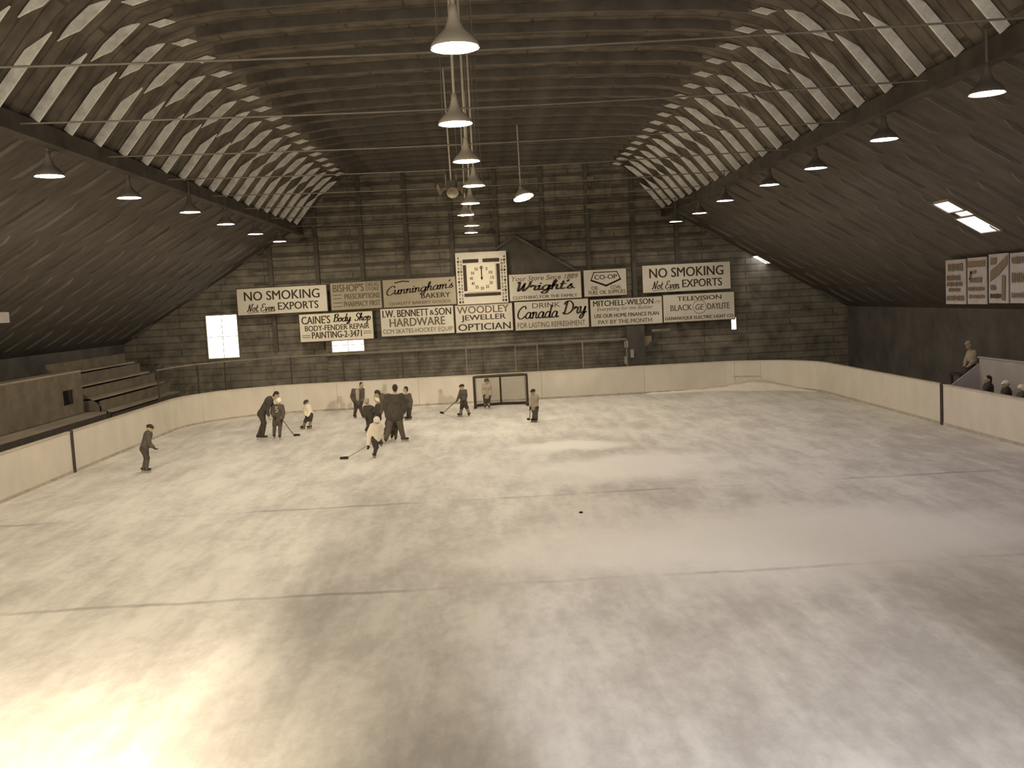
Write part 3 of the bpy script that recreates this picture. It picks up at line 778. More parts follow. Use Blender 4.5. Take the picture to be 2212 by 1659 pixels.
blurred_row(f, .1, .7, .78, .93); blurred_row(f, .1, .9, .40, .62); blurred_row(f, .08, .92, .10, .22); f.finish(o)
# small notice on the left roof slope
p = at_x(6, 686, -12.6)
nt_ = MB().box((p.x-0.03, p.y-0.25, p.z-0.14), (p.x, p.y+0.35, p.z+0.14)).build('notice_card', M['white'])
tag(nt_, 'small pale notice card at the far left edge', 'notice')

# unseen board added to cut the left added spot to an edge on the ice
bf = thing('added_baffle', 'unseen dark board added to cut the edge of the left added spot', 'baffle', (-8.55, 4.2, 4.05))
MB().box((-8.57, 0.8, 4.05), (-8.53, 7.6, 5.7)).build('board', M['beam'], bf)
for yy in (0.9, 7.4): MB().box((-8.57, yy, 5.7), (-8.53, yy+0.05, 7.36)).build('hanger', M['post'], bf)

# ------------------------------------------------------------------ lamps
LZ = CAMZ + 2.7
def build_lamp(p, ztop, tint, label, group, sh='shade'):
    o = thing('pendant_lamp', label, 'lamp', (p.x, p.y, p.z), group)
    pr = [(0.262, 0.0), (0.265, 0.012), (0.25, 0.05), (0.21, 0.10), (0.15, 0.155), (0.10, 0.21), (0.07, 0.28), (0.05, 0.36), (0.045, 0.45), (0.001, 0.452)]
    inn = [(0.25, 0.012), (0.20, 0.09), (0.13, 0.15)]
    MB().lathe(pr, p, 28).lathe(inn, p, 28).build('lamp_shade', M[sh], o, True)
    MB().lathe([(0.001, -0.004), (0.12, -0.002), (0.235, 0.012), (0.235, 0.02), (0.001, 0.02)], p, 28).build('lamp_lens', M[tint], o, True)
    MB().tube(p+Vector((0, 0, 0.44)), (p.x, p.y, ztop), 0.022, n=8).build('suspension_pipe', M[sh], o)
    return o
names = ['nearest', 'second', 'third', 'fourth', 'fifth', 'sixth', 'seventh', 'eighth']
rowC = [(983,104),(984,268),(1008,349),(1024,402),(1016,440),(1006,465),(1019,488),(1018,503)]
rowL = [(107,381),(279,428),(411,459),(488,485),(552,506),(604,522)]
rowR = [(2132,203),(1910,302),(1762,364),(1662,400),(1566,434),(1511,461),(1460,479)]
for nm, row in (('centre', rowC), ('left', rowL), ('right', rowR)):
    for i, (px, py) in enumerate(row):
        p = at_z(px, py, LZ)
        zt = roof_z(p.x)-0.02 if nm == 'centre' else min(roof_z(p.x)-0.02, 7.8)
        lm = build_lamp(p, zt, ('coollamp' if i < 3 else 'dimlamp') if nm == 'right' else 'warmlamp',
                   'glowing pendant lamp, %s from the viewer in the %s row' % (names[i] if i else 'nearest', nm), '%s row of ceiling lamps' % nm, 'shade' if nm == 'centre' else 'darkshade')
        if nm == 'centre' and i < 4:
            for dx in (-0.19, 0.19):
                MB().tube((p.x+dx, p.y, p.z+0.11), (p.x+dx*0.9, p.y, zt), 0.006, n=5).build('guy_wire', M['rod'], lm)
# tilted floodlight
p = at_y(1131, 427, 33.0)
fl = thing('tilted_floodlight', 'single glowing lamp tilted to one side right of the centre row', 'lamp', p)
axd = Vector((-0.22, 0.25, 1)).normalized()
MB().lathe([(0.34, 0), (0.33, 0.05), (0.24, 0.16), (0.1, 0.30), (0.06, 0.42), (0.001, 0.425)], p, 24, axd).build('lamp_shade', M['shade'], fl, True)
MB().lathe([(0.001, -0.02), (0.2, -0.015), (0.32, 0.005), (0.32, 0.012), (0.001, 0.012)], p, 24, axd).build('lamp_lens', M['warmlamp'], fl, True)
MB().tube(p+axd*0.4, (p.x-0.1, p.y+0.1, roof_z(p.x)-0.06), 0.02, n=8).build('suspension_pipe', M['shade'], fl)
# loudspeaker cluster on a pole
p = at_y(975, 403, 24.5)
sp_ = thing('horn_speaker_cluster', 'cluster of horn loudspeakers hung on a thin pole left of the lamps', 'loudspeaker', p)
MB().tube((p.x, p.y, p.z+0.1), (p.x-0.05, p.y, roof_z(p.x)), 0.02, n=8).build('hanging_pole', M['shade'], sp_)
MB().box((p.x-0.11, p.y-0.11, p.z-0.06), (p.x+0.11, p.y+0.11, p.z+0.14)).build('junction_box', M['stud'], sp_)
for d in ((-1, -0.25, -0.25), (1, -0.25, -0.25), (0.1, -1, -0.65), (0, 1, -0.3)):
    d = Vector(d).normalized()
    MB().lathe([(0.03, 0.08), (0.035, 0.16), (0.06, 0.24), (0.12, 0.31), (0.15, 0.34), (0.14, 0.335), (0.05, 0.24), (0.001, 0.2)], p, 16, d).build('horn', M['speaker'], sp_, True)
for sx in (-0.13, 0.13):
    MB().tube((p.x+sx, p.y, p.z), (p.x+sx, p.y, p.z+0.3), 0.02, n=8).build('bracket', M['speaker'], sp_)

# ------------------------------------------------------------------ bleachers, bench, goal, small things
def bleachers(label, ya, yb, rows=4):
    o = thing('bleacher_stand', label, 'bleachers', (-13.2, (ya+yb)/2, 0), 'timber bleachers along the left side')
    x = -12.3; z = 1.2
    for r in range(rows):
        MB().box((x-0.36, ya, z-0.05), (x, yb, z)).build('seat_plank', M['bench'], o)
        MB().box((x-0.40, ya, max(0, z-0.75)), (x-0.36, yb, z+0.34)).build('riser', M['benchdark'], o)
        x -= 0.55; z += 0.42
    MB().prism([(-12.34, ya, 0), (-12.34, ya, 1.1), (x+0.2, ya, z-0.2), (x+0.2, ya, 0)], (0, 0.06, 0)).build('end_panel', M['benchdark'], o)
    MB().box((-12.36, ya, 0.0), (-12.32, yb, 1.1)).build('front_panel', M['post'], o)
    return o
bleachers('timber bleacher steps farther along the left side', 31.7, 38.6)
st = thing('boarded_stand', 'dark boarded stand with a square hole nearest on the left', 'stand', (-13.2, 26, 0))
MB().box((-12.95, 18, 1.18), (-12.3, 31.2, 1.24)).build('seat_plank', M['bench'], st)
MB().box((-12.34, 18, 0), (-12.30, 31.2, 1.18)).build('front_panel', M['post'], st)
hA = at_x(137, 860, -13.0); hB = at_x(160, 858, -13.0); hz = (at_x(148, 843, -13.0).z, at_x(148, 875, -13.0).z)
y0h, y1h = hA.y, hB.y; z0h, z1h = min(hz), max(hz)
bk = MB().box((-13.05, 18, 1.24), (-13.0, y0h, 2.55)).box((-13.05, y1h, 1.24), (-13.0, 31.2, 2.55))
bk.box((-13.05, y0h, 1.24), (-13.0, y1h, z0h)).box((-13.05, y0h, z1h), (-13.0, y1h, 2.55)).build('back_boarding', M['benchdark'], st)
MB().box((-13.5, 18, 2.55), (-13.0, 31.2, 2.6)).build('top_plank', M['bench'], st)
MB().box((-13.4, 18, 0), (-13.36, 31.2, 2.55)).build('inner_boarding', M['beam'], st)

pen = thing('white_partition', 'white boarded partition behind the bench on the right', 'partition', (14.4, 24, 0))
MB().box((14.3, 15, 0), (14.36, 28.0, 1.72)).build('partition_panel', M['white'], pen)
MB().prism([(14.3, 28.0, 1.55), (13.1, 28.0, 0.7), (13.1, 28.0, 0), (14.3, 28.0, 0)], (0, 0.06, 0)).build('end_brace_panel', M['white'], pen)
MB().box((14.27, 15, 1.72), (14.39, 28.06, 1.76)).build('cap_rail', M['white'], pen)
bn = thing('players_bench', 'low players bench behind the right boards', 'bench', (13.55, 24, 0))
MB().box((13.4, 16, 0.46), (13.75, 27.6, 0.5)).build('seat', M['bench'], bn)
for yy in (16.3, 20, 23.8, 27.3): MB().box((13.45, yy, 0), (13.7, yy+0.06, 0.46)).build('leg', M['post'], bn)
hs = thing('raised_box_seat', 'dark raised seat where the person in pale jacket sits', 'seat', (13.95, 28.4, 0))
MB().box((13.75, 28.12, 1.20), (14.35, 28.8, 1.26)).build('seat', M['post'], hs)
for xx in (13.8, 14.24):
    for yy in (28.16, 28.7): MB().box((xx, yy, 0), (xx+0.06, yy+0.06, 1.20)).build('leg', M['post'], hs)

# goal
gL = at_z(1027, 882, 0); gR = at_z(1141, 878, 0); GY = (gL.y+gR.y)/2
gx0, gx1 = gL.x, gR.x; gh = 1.22
goal = thing('hockey_goal', 'hockey goal with drooping net against the far boards', 'goal', ((gx0+gx1)/2, GY, 0))
gm = (gx0+gx1)/2
MB().tube((gx0, GY, 0), (gx0, GY, gh), 0.045).build('goal_post', M['pipe'], goal)
MB().tube((gx1, GY, 0), (gx1, GY, gh), 0.045).build('goal_post', M['pipe'], goal)
MB().tube((gx0-0.03, GY, gh), (gx1+0.03, GY, gh), 0.045).build('crossbar', M['pipe'], goal)
tb = MB(); bb = MB()
topp = [(gx0, GY), (gx0+0.1, GY+0.4), (gm, GY+0.5), (gx1-0.1, GY+0.4), (gx1, GY)]
bot = [(gx0, GY), (gx0+0.05, GY+0.75), (gm, GY+0.95), (gx1-0.05, GY+0.75), (gx1, GY)]
for a, b in zip(topp, topp[1:]): tb.tube((*a, gh), (*b, gh), 0.03)
for a, b in zip(bot, bot[1:]): bb.tube((*a, 0.057), (*b, 0.057), 0.055)
tb.build('top_frame', M['pipe'], goal); bb.build('base_frame', M['pipe'], goal)
MB().tube((gm, GY+0.95, 0.05), (gm, GY+0.5, gh), 0.035).build('back_brace', M['pipe'], goal)
nb = MB()
def lerp(a, b, t): return tuple(x+(y-x)*t for x, y in zip(a, b))
for (a, b), (c, d) in zip(zip(topp, topp[1:]), zip(bot, bot[1:])):
    L_ = math.hypot(b[0]-a[0], b[1]-a[1]); n = max(3, int(L_/0.05))
    for i in range(n+1):
        t = i/n; nb.bar((*lerp(a, b, t), gh), (*lerp(c, d, t), 0.06), 0.006, 0.006)
    for j in range(23):
        v = j/22; nb.bar((*lerp(a, c, v), gh+(0.06-gh)*v), (*lerp(b, d, v), gh+(0.06-gh)*v), 0.006, 0.006)
for i in range(1, 24):
    t = i/24; x = gx0+(gx1-gx0)*t
    nb.bar((x, GY, gh), (x, GY+0.42, gh), 0.012, 0.012)
nb.build('netting', M['net'], goal)

# snow scraped against the far right boards
sb = MB(); rows = []
n = 40
ss0, ss1 = near_s(*at_z(1395, 851, 0).xy), near_s(*at_z(1745, 848, 0).xy)
vs = []; fs = []
for i in range(n+1):
    s = ss0+(ss1-ss0)*i/n; p, d = path_at(s); nn = Vector((-d.y, d.x))
    h = (0.06+0.26*math.exp(-((i/n-0.62)/0.16)**2)+0.05*random.random())*math.sin(PI*i/n)**0.4
    w = 0.25+2.0*h
    for k, (o_, z) in enumerate(((-0.015, 0.0), (-0.015, h), (-w*0.35, h*0.72), (-w*0.7, h*0.25), (-w, 0.001))):
        vs.append((p.x+nn.x*o_, p.y+nn.y*o_, max(z, 0.0)))
for i in range(n):
    for k in range(4): fs.append((i*5+k, i*5+k+1, (i+1)*5+k+1, (i+1)*5+k))
o = sb.add(vs, fs).build('snow_bank', M['snow'], smooth=True); o['kind'] = 'stuff'
tag(o, 'low bank of scraped snow along the far right boards', 'snow')
# puck
p = at_z(1255, 1108, 0)
o = MB().lathe([(0.001, 0), (0.036, 0), (0.038, 0.004), (0.038, 0.021), (0.036, 0.025), (0.001, 0.025)], p, 20).build('hockey_puck', M['rubber'])
tag(o, 'tiny black puck alone on the open ice', 'puck')
# timber post and pale panels standing in for backlit highlights, right of the lobby
po = thing('timber_column', 'dark timber column under the builders supply sign', 'column', (at_y(1368, 780, 41.6).x, 41.6, 0))
c0 = at_y(1354, 740, 41.6).x; c1 = at_y(1392, 740, 41.6).x
MB().box((c0, 41.5, -0.02), (c1, 41.9, at_y(1370, 704, 41.6).z)).build('shaft', M['beam'], po)
for (px, py, w, h) in ((1353, 744, 0.16, 0.26), (1366, 764, 0.14, 0.34), (1352, 778, 0.10, 0.30)):
    q = at_y(px, py, 41.4); MB().box((q.x-w/2, 41.44, q.z-h/2), (q.x+w/2, 41.49, q.z+h/2)).build('highlight_patch', M['white'], po)
br = at_y(1420, 716, 41.6)
MB().bar((c1, 41.7, br.z-0.8), (br.x+0.2, 41.7, br.z), 0.08).build('brace', M['beam'], po)
q = at_y(1395, 735, 41.8); MB().box((q.x-0.17, 41.75, q.z-0.22), (q.x+0.25, 41.78, q.z+0.18)).build('highlight_patch', M['frame'], po)
q = at_y(1428, 713, 41.8); MB().box((q.x-0.4, 41.78, q.z-0.05), (q.x+0.4, 41.82, q.z+0.05)).build('cross_arm', M['frame'], po)

# ------------------------------------------------------------------ people
def remesh(mb, name, m, parent, vox, smooth=3, fac=0.5):
    me = mb.mesh('tmp'); o = bpy.data.objects.new('tmp', me); COL.objects.link(o)
    r = o.modifiers.new('r', 'REMESH'); r.mode = 'VOXEL'; r.voxel_size = vox; r.adaptivity = 0
    s = o.modifiers.new('s', 'SMOOTH'); s.iterations = smooth; s.factor = fac
    bpy.context.view_layer.update()
    out = bpy.data.meshes.new_from_object(o.evaluated_get(DG()))
    bpy.data.objects.remove(o); bpy.data.meshes.remove(me)
    out.name = name; out.materials.clear(); out.materials.append(m)
    out.polygons.foreach_set('use_smooth', [True]*len(out.polygons))
    out.transform(Matrix.Translation(-WORLD[parent.name]))
    ob = bpy.data.objects.new(name, out); COL.objects.link(ob); ob.parent = parent; WORLD[ob.name] = WORLD[parent.name]
    return ob
def fdir(deg):
    a = math.radians(deg); return Vector((math.sin(a), -math.cos(a), 0)), Vector((math.cos(a), math.sin(a), 0))

def person(label, face, feet, pelvis, chest, head, sh, el, ha, kn, s=0.72, hs=None, jersey='dark2', pants='dark', sock=None,
           top='cap', topm='hair', glove='black', look=None, pitch=0.0, Y=None, number=None, toe=None, skates=True, bulk=0.03, coat=0.0, front=None):
    """joints are sight points taken on the person's own depth; optional third value moves a joint away (+) or nearer (-), in metres"""
    fwd, lat = fdir(face)
    if Y is None:
        G = [at_z(f[0], f[1], 0) for f in feet]; Yp = (G[0].y+G[1].y)/2
        # both feet near one depth
        G = [at_y(f[0], f[1], Yp + max(-0.22, min(0.22, g.y-Yp))) for f, g in zip(feet, G)]
        for g in G: g.z = 0.0
    else:
        Yp = Y; G = [at_y(f[0], f[1], Y + (f[2] if len(f) > 2 else 0)) for f in feet]
    def J(p): return at_y(p[0], p[1], Yp + (p[2] if len(p) > 2 else 0.0))
    hs = hs or (0.9 if s < 0.9 else 1.0)
    pel = J(pelvis); che = J(chest); hd = J(head)
    S = [J(p) for p in sh]; E = [J(p) for p in el]; H = [J(p) for p in ha]; K = [J(p) for p in kn]
    if Y is None: root = Vector((sum(g.x for g in G)/2, sum(g.y for g in G)/2, 0))
    else: root = Vector((pel.x, Yp, pel.z-0.15))
    o = thing('person', label, 'person', root)
    up = (che-pel).normalized()
    sl = (S[1]-S[0])
    if sl.length < 0.1*s: sl = lat.copy()
    sl = (sl - up*sl.dot(up)).normalized() if abs(sl.normalized().dot(up)) < 0.9 else lat
    dp = up.cross(sl).normalized()
    hipw = 0.095*s
    hl = lat if Y is None else lat
    HP = [pel - hl*hipw - up*0.03*s, pel + hl*hipw - up*0.03*s]
    toes = list(toe) if toe else [face, face]
    if (G[1]-G[0]).dot(hl) < 0: G.reverse(); toes.reverse()
    if (K[1]-K[0]).dot(hl) < 0: K.reverse()
    A = []; T = []
    for i in (0, 1):
        td = fdir(toes[i])[0]; T.append(td)
        lift = (0.125 if skates else 0.09)*max(s, 0.75)
        A.append(G[i] + Vector((0, 0, lift)) - td*0.03*s)
    lf, ll = fdir(look if look is not None else face)
    hq = Matrix.Rotation(math.radians(pitch), 3, ll)     # pitch > 0 looks down
    hf = hq @ lf; hu = hq @ Vector((0, 0, 1))
    if hf.z > 0 and pitch > 0: hq = Matrix.Rotation(-math.radians(pitch), 3, ll); hf = hq @ lf; hu = hq @ Vector((0, 0, 1))
    neck = (S[0]+S[1])/2*0.5 + che*0.5 + (hd-che).normalized()*0.05*s
    k = s*1.08
    hr = hs
    b = MB()
    # head: cranium, jaw, nose, ears
    b.ell(hd + hu*0.02*hr, (ll*0.077*hr, hf*0.096*hr, hu*0.105*hr)); b.ell(hd + hf*0.03*hr - hu*0.06*hr, (ll*0.056*hr, hf*0.062*hr, hu*0.062*hr))
    b.cap(hd + hf*0.09*hr + hu*0.012*hr, hd + hf*0.112*hr - hu*0.02*hr, 0.010*hr, 0.016*hr)
    for sg in (-1, 1): b.ell(hd + ll*sg*0.082*hr - hu*0.002, (ll*0.012*hr, hf*0.02*hr, hu*0.033*hr))
    b.cap(neck, hd - hu*0.05*hr, 0.058*k, 0.052*hr)
    def torso(mb, g, hem=0.0):
        mb.ell(pel - up*hem, (sl*(0.155*k+g), dp*(0.115*k+g), up*(0.13*k+g)))
        mb.ell(pel*0.5+che*0.5, (sl*(0.14*k+g), dp*(0.105*k+g), up*(0.17*k+g)))
        mb.ell(che, (sl*(0.17*k+g), dp*(0.115*k+g), up*(0.16*k+g)))
        mb.cap(pel, che, 0.10*k+g, 0.105*k+g)
        for q in S: mb.cap(che + up*0.05*k, q, 0.085*k+g*0.8, 0.062*k+g*0.8)
        mb.cap(che, neck, 0.085*k+g*0.6, 0.06*k+g*0.4)
    def arms(mb, g, cut=1.0):
        for q, e, h in zip(S, E, H):
            mb.cap(q, e, 0.054*k+g, 0.043*k+g); mb.cap(e, e+(h-e)*cut, 0.043*k+g, 0.03*k+g)
    def legs(mb, g, a0=0.0, upper=True, lower=True, cut=1.0):
        for h, kk, an in zip(HP, K, A):
            if upper: mb.cap(h, kk, 0.088*k+g, 0.06*k+g)
            if lower: mb.cap(kk, kk+(an-kk)*cut, 0.058*k+g, 0.042*k+g)
    torso(b, 0); arms(b, 0); legs(b, 0)
    remesh(b, 'body', M['skin'], o, 0.016, 2)
    for sg in (-1, 1):
        MB().ell(hd + hf*0.092*hr + ll*sg*0.032*hr + hu*0.012*hr, (ll*0.013*hr, hf*0.01*hr, hu*0.008*hr), 8, 6).build('eye', M['eye'], o, True)
    MB().ell(hd + hf*0.09*hr - hu*0.055*hr, (ll*0.022*hr, hf*0.01*hr, hu*0.006*hr), 8, 6).build('mouth', M['mouth'], o, True)
    t = MB(); torso(t, bulk, 0.02); arms(t, bulk*0.8, 0.88)
    if coat:
        t.ell(pel - up*0.02, (sl*(0.17*k+coat), dp*(0.13*k+coat*0.7), up*0.2*k)); t.cap(pel - sl*coat*1.2, che - sl*coat*0.6, 0.13*k, 0.13*k); t.cap(pel + sl*coat*1.2, che + sl*coat*0.6, 0.13*k, 0.13*k)
    if front:
        q = MB(); fo = dp if dp.dot(fwd) > 0 else -dp
        q.ell(che + fo*(0.05*k+bulk), (sl*0.10*k, fo*0.10*k, up*0.19*k)); q.ell(pel*0.45+che*0.55 + fo*(0.045*k+bulk), (sl*0.085*k, fo*0.10*k, up*0.2*k)); remesh(q, 'shirt_front', M[front], o, 0.018, 2)
    remesh(t, 'jersey' if skates else 'jacket', M[jersey], o, 0.02, 3)
    t = MB(); t.ell(pel - up*0.02, (sl*(0.16*k+bulk*.6), dp*(0.12*k+bulk*.6), up*(0.12*k)))
    if sock:
        legs(t, bulk*0.8, lower=False); remesh(t, 'hockey_pants', M[pants], o, 0.02, 3)
        for h, kk, an in zip(HP, K, A):
            q = MB(); q.cap(kk, an, 0.062*k+0.018, 0.045*k+0.012); remesh(q, 'sock', M[sock], o, 0.016, 2)
    else:
        legs(t, bulk*0.7, cut=0.95); remesh(t, 'trousers', M[pants], o, 0.02, 3)
    # feet
    for g, an, td in zip(G, A, T):
        lt = Vector((-td.y, td.x, 0)); zf = 0.055 if skates else 0.0
        q = MB(); base = Vector((g.x, g.y, g.z+zf))
        fl_ = 0.24*max(s, 0.75)
        q.cap(base + td*(fl_*0.42) + Vector((0, 0, 0.035)), base - td*(fl_*0.30) + Vector((0, 0, 0.042)), 0.034, 0.042)
        q.ell(base + td*fl_*0.2 + Vector((0, 0, 0.032)), (lt*0.042, td*0.10*max(s, .75), Vector((0, 0, 0.032))))
        q.cap(base - td*fl_*0.16 + Vector((0, 0, 0.05)), an + (an-base)*0.35, 0.048*max(s, .8), 0.05*max(s, .8))
        bt = remesh(q, 'skate' if skates else 'boot', M['black'], o, 0.012, 2)
        if skates:
            r = MB(); z0 = g.z
            pr = [base + td*fl_*0.55 + Vector((0, 0, -0.02)), base + td*fl_*0.5 - Vector((0, 0, 0.055)), base - td*fl_*0.42 - Vector((0, 0, 0.055)), base - td*fl_*0.45 - Vector((0, 0, 0.02)), base - td*fl_*0.28 + Vector((0, 0, 0.012)), base + td*fl_*0.35 + Vector((0, 0, 0.012))]
            r.prism([p - lt*0.004 for p in pr], lt*0.008).build('blade', M['steel'], bt)
    # gloves or hands: palm, four fingers of unequal length, thumb
    for i, (e, h) in enumerate(zip(E, H)):
        d = (h-e).normalized(); pl_ = d.orthogonal().normalized()
        side = (lat - d*lat.dot(d))
        side = side.normalized() if side.length > 0.2 else pl_
        pn = d.cross(side).normalized()
        z = 0.95*s if glove == 'skin' else 1.15*s
        q = MB(); q.ell(h + d*0.045*z, (side*0.042*z, d*0.055*z, pn*0.02*z)); q.cap(h - d*0.02*z, h + d*0.02*z, 0.034*z, 0.032*z)
        for fi, fl2 in enumerate((0.062, 0.074, 0.068, 0.052)):
            a_ = h + d*0.085*z + side*(fi-1.5)*0.021*z; m_ = a_ + d*fl2*0.5*z + pn*0.014*z; e_ = m_ + d*fl2*0.3*z + pn*0.03*z
            q.cap(a_, m_, 0.0105*z, 0.010*z, 8); q.cap(m_, e_, 0.010*z, 0.0085*z, 8)
        sg = -1 if i == 0 else 1
        a_ = h + d*0.02*z - side*sg*0.036*z; m_ = a_ + d*0.035*z - side*sg*0.026*z + pn*0.012*z; q.cap(a_, m_, 0.014*z, 0.012*z, 8); q.cap(m_, m_ + d*0.03*z + pn*0.014*z, 0.012*z, 0.010*z, 8)
        remesh(q, 'hand' if glove == 'skin' else 'glove', M[glove], o, 0.007, 1, 0.3)
    # headgear
    if top == 'hair':
        q = MB(); q.ell(hd + hu*0.035*hr - hf*0.014*hr, (ll*0.083*hr, hf*0.098*hr, hu*0.10*hr)); q.ell(hd - hf*0.05*hr - hu*0.03*hr, (ll*0.072*hr, hf*0.055*hr, hu*0.07*hr))
        remesh(q, 'hair', M[topm], o, 0.014, 2)
    elif top == 'cap':
        q = MB(); q.ell(hd + hu*0.06*hr, (ll*0.088*hr, hf*0.108*hr, hu*0.075*hr)); q.cap(hd + hu*0.035*hr - ll*0.04*hr + hf*0.11*hr, hd + hu*0.035*hr + ll*0.04*hr + hf*0.11*hr, 0.022*hr, 0.022*hr)
        remesh(q, 'cap', M[topm], o, 0.014, 2)
    else:
        q = MB(); q.ell(hd + hu*0.05*hr - hf*0.008*hr, (ll*0.10*hr, hf*0.122*hr, hu*0.09*hr)); q.ell(hd - hf*0.05*hr + hu*0.0*hr, (ll*0.092*hr, hf*0.072*hr, hu*0.08*hr))
        for sg in (-1, 1): q.ell(hd + ll*sg*0.088*hr - hu*0.01, (ll*0.016*hr, hf*0.035*hr, hu*0.045*hr))
        remesh(q, 'helmet', M[topm], o, 0.014, 2)
    if number:
        vs, fs_ = text_geo(number, 0.02); cx = sum(v.x for v in vs)/len(vs); cy = sum(v.y for v in vs)/len(vs)
        bd = Vector((0, -1, 0)) if dp.y < 0 else Vector((0, -1, 0))
        cc = che + bd*(0.115*k+bulk+0.035) - up*0.03
        sx = Vector((1, 0, 0))
        mb = MB(); mb.add([cc + sx*(v.x-cx)*0.26 + Vector((0, 0, 1))*(v.y-cy)*0.26 for v in vs], fs_); mb.build('jersey_number', M['greycloth'], o)
    return o, H, Yp

def stick(label, grip, blade_a, blade_b):
    """shaft from the hands down to the heel, blade lying on the ice"""
    heel = at_z(blade_a[0], blade_a[1], 0.03); tip = at_z(blade_b[0], blade_b[1], 0.03)
    d = (tip-heel); L_ = d.length
    if L_ > 0.34: tip = heel + d/L_*0.34
    o = thing('hockey_stick', label, 'hockey stick', (heel.x, heel.y, 0))
    hl = Vector(grip); sd = (heel-hl).normalized()
    MB().bar(hl - sd*0.12, heel + Vector((0, 0, 0.02)), 0.03, 0.024).build('shaft', M['shaft'], o)
    dd = (tip-heel).normalized(); n = dd.cross(Vector((0, 0, 1))).normalized()
    z = Vector((0, 0, 1))
    pr = [heel - dd*0.03 + z*0.05, heel - z*0.028, tip - z*0.028, tip + z*0.035 + dd*0.01, (heel+tip)/2 + z*0.045]
    MB().prism([p - n*0.013 for p in pr], n*0.026).build('stick_blade', M['tape'], o)
    return o

# 1 lone skater on the left
person('child in dark outfit and cap skating alone near the left boards', 90, [(312,1020),(319,1021)], (312,967), (319.5,941), (323,925.5),
       [(321,937,0.1),(320,938,-0.12)], [(322,958,0.12),(323,959,-0.12)], [(330,966,0.1),(332,966,-0.1)], [(316,990,0.08),(318,990,-0.08)],
       0.72, jersey='dark2', pants='dark', sock='dark2', topm='hair', pitch=12, bulk=0.035)
# 2 coach bending over
person('coach in dark suit bending towards the child with number five', 90, [(561,948.5),(570,949)], (566,892), (580.5,867), (596.5,853.5),
       [(583,866,0.16),(584,867,-0.16)], [(592,881,0.2),(578,886,-0.2)], [(596,885,0.15),(580.5,899,-0.2)], [(569,914,0.1),(571,914,-0.1)],
       1.0, jersey='dark', pants='dark', top='hair', topm='hair', glove='skin', pitch=35, bulk=0.022)
# 3 child with number five
_, H3, Y3 = person('child in dark jersey numbered five and white helmet beside the bending coach', 180, [(593,946.5),(605,948)], (600,905), (600,883), (602.5,866.5),
       [(609,878,0),(590.5,878.5,0)], [(612.5,892,-0.05),(587.5,890,-0.05)], [(609.5,906,-0.12),(591,900,-0.2)], [(605,919,0),(593,918,0)],
       0.72, jersey='dark2', pants='dark2', sock='dark2', top='helmet', topm='helmet', pitch=10, number='5', bulk=0.04)
stick('hockey stick held by the child with number five', H3[0], (634.5,940.5), (648,939.5))
# 4 child leaning forward
person('small child in white jersey leaning forward alone left of the group', -60, [(655,927),(669,927)], (670,893), (665,881), (662.5,870.5),
       [(660.5,879,0.05),(668,880,-0.05)], [(658,888,0.0),(668,892,-0.1)], [(660,898,-0.1),(664,899,-0.15)], [(659.5,910,0),(670,909,0)],
       0.66, jersey='pale', pants='dark', sock='greysock', topm='dark', pitch=25, bulk=0.035)
# 5 standing in front of the boards, pale front
person('older skater with pale front standing by the far boards behind the group', 40, [(767,903.5),(785,903.5)], (773,869), (772,848), (781,832),
       [(763,843,0),(784,842,0.05)], [(759,857,0),(785,857,0)], [(764,868,-0.1),(783,868,-0.1)], [(768,886,0),(780,886,0)],
       0.8, jersey='dark2', pants='dark', top='hair', topm='hair', pitch=5, bulk=0.025, front='greycloth')
# 6 dark kid with pale helmet at the left of the group
person('child in dark outfit with pale helmet at the left of the group', 150, [(793,934),(802,934)], (799,905), (797.5,884), (792,868),
       [(804,881,0),(788.5,880,0)], [(807,893,0),(787,892,0)], [(806,901,-0.1),(790,902,-0.12)], [(799,920,0),(796,920,0)],
       0.68, jersey='dark', pants='dark', top='helmet', topm='greycloth', bulk=0.035)
# 7 adult bending behind the big coach
person('adult with dark hair bending over behind the broad backed coach', -90, [(828,943),(842,941)], (845,888), (829,861), (815.5,851),
       [(826,861,0.14),(825,862,-0.14)], [(826,880,0.15),(827,879,-0.15)], [(821,893,0.1),(823,893,-0.12)], [(836,915,0.05),(842,914,-0.05)],
       0.98, jersey='trouser', pants='dark', top='hair', topm='hair', glove='black', pitch=30, bulk=0.02)
# 8 kid with white helmet
person('child with white helmet and dark jersey held by the bending adult', -110, [(812,934),(821,935)], (817,902), (818,880), (816.5,864),
       [(820.5,875,0.08),(815,876,-0.08)], [(823,886,0.08),(810,885,-0.08)], [(818,893,-0.02),(807.5,890,-0.1)], [(815,918,0),(820,918,0)],
       0.66, jersey='dark', pants='pale', top='helmet', topm='helmet', pitch=10, bulk=0.035)
# 9 broad coach from behind
person('broad backed coach in dark jacket seen from behind with legs apart', 180, [(834,957),(874,953.5)], (852.5,895), (852.5,866), (853.4,839),
       [(867.5,855.5,0),(838,856.5,0)], [(874,877,0),(832,878,0)], [(872,892,-0.06),(835,894,0.05)], [(840.5,926,0),(866,925,0)],
       1.02, jersey='dark', pants='trouser', top='hair', topm='hair', glove='skin', bulk=0.04, coat=0.12, toe=(185, 90))
# 10 kid at right of group
person('youngster in dark top standing at the right of the group', -75, [(880,907),(885,907.5)], (883,880), (881.5,860), (876,841.5),
       [(878,853,0.1),(884.5,853,-0.1)], [(876,866,0.1),(889,867,-0.1)], [(874,874,0.05),(887.5,882,-0.1)], [(881.5,894,0.05),(884.5,894,-0.05)],
       0.72, jersey='dark2', pants='dark', top='hair', topm='hair', bulk=0.03)
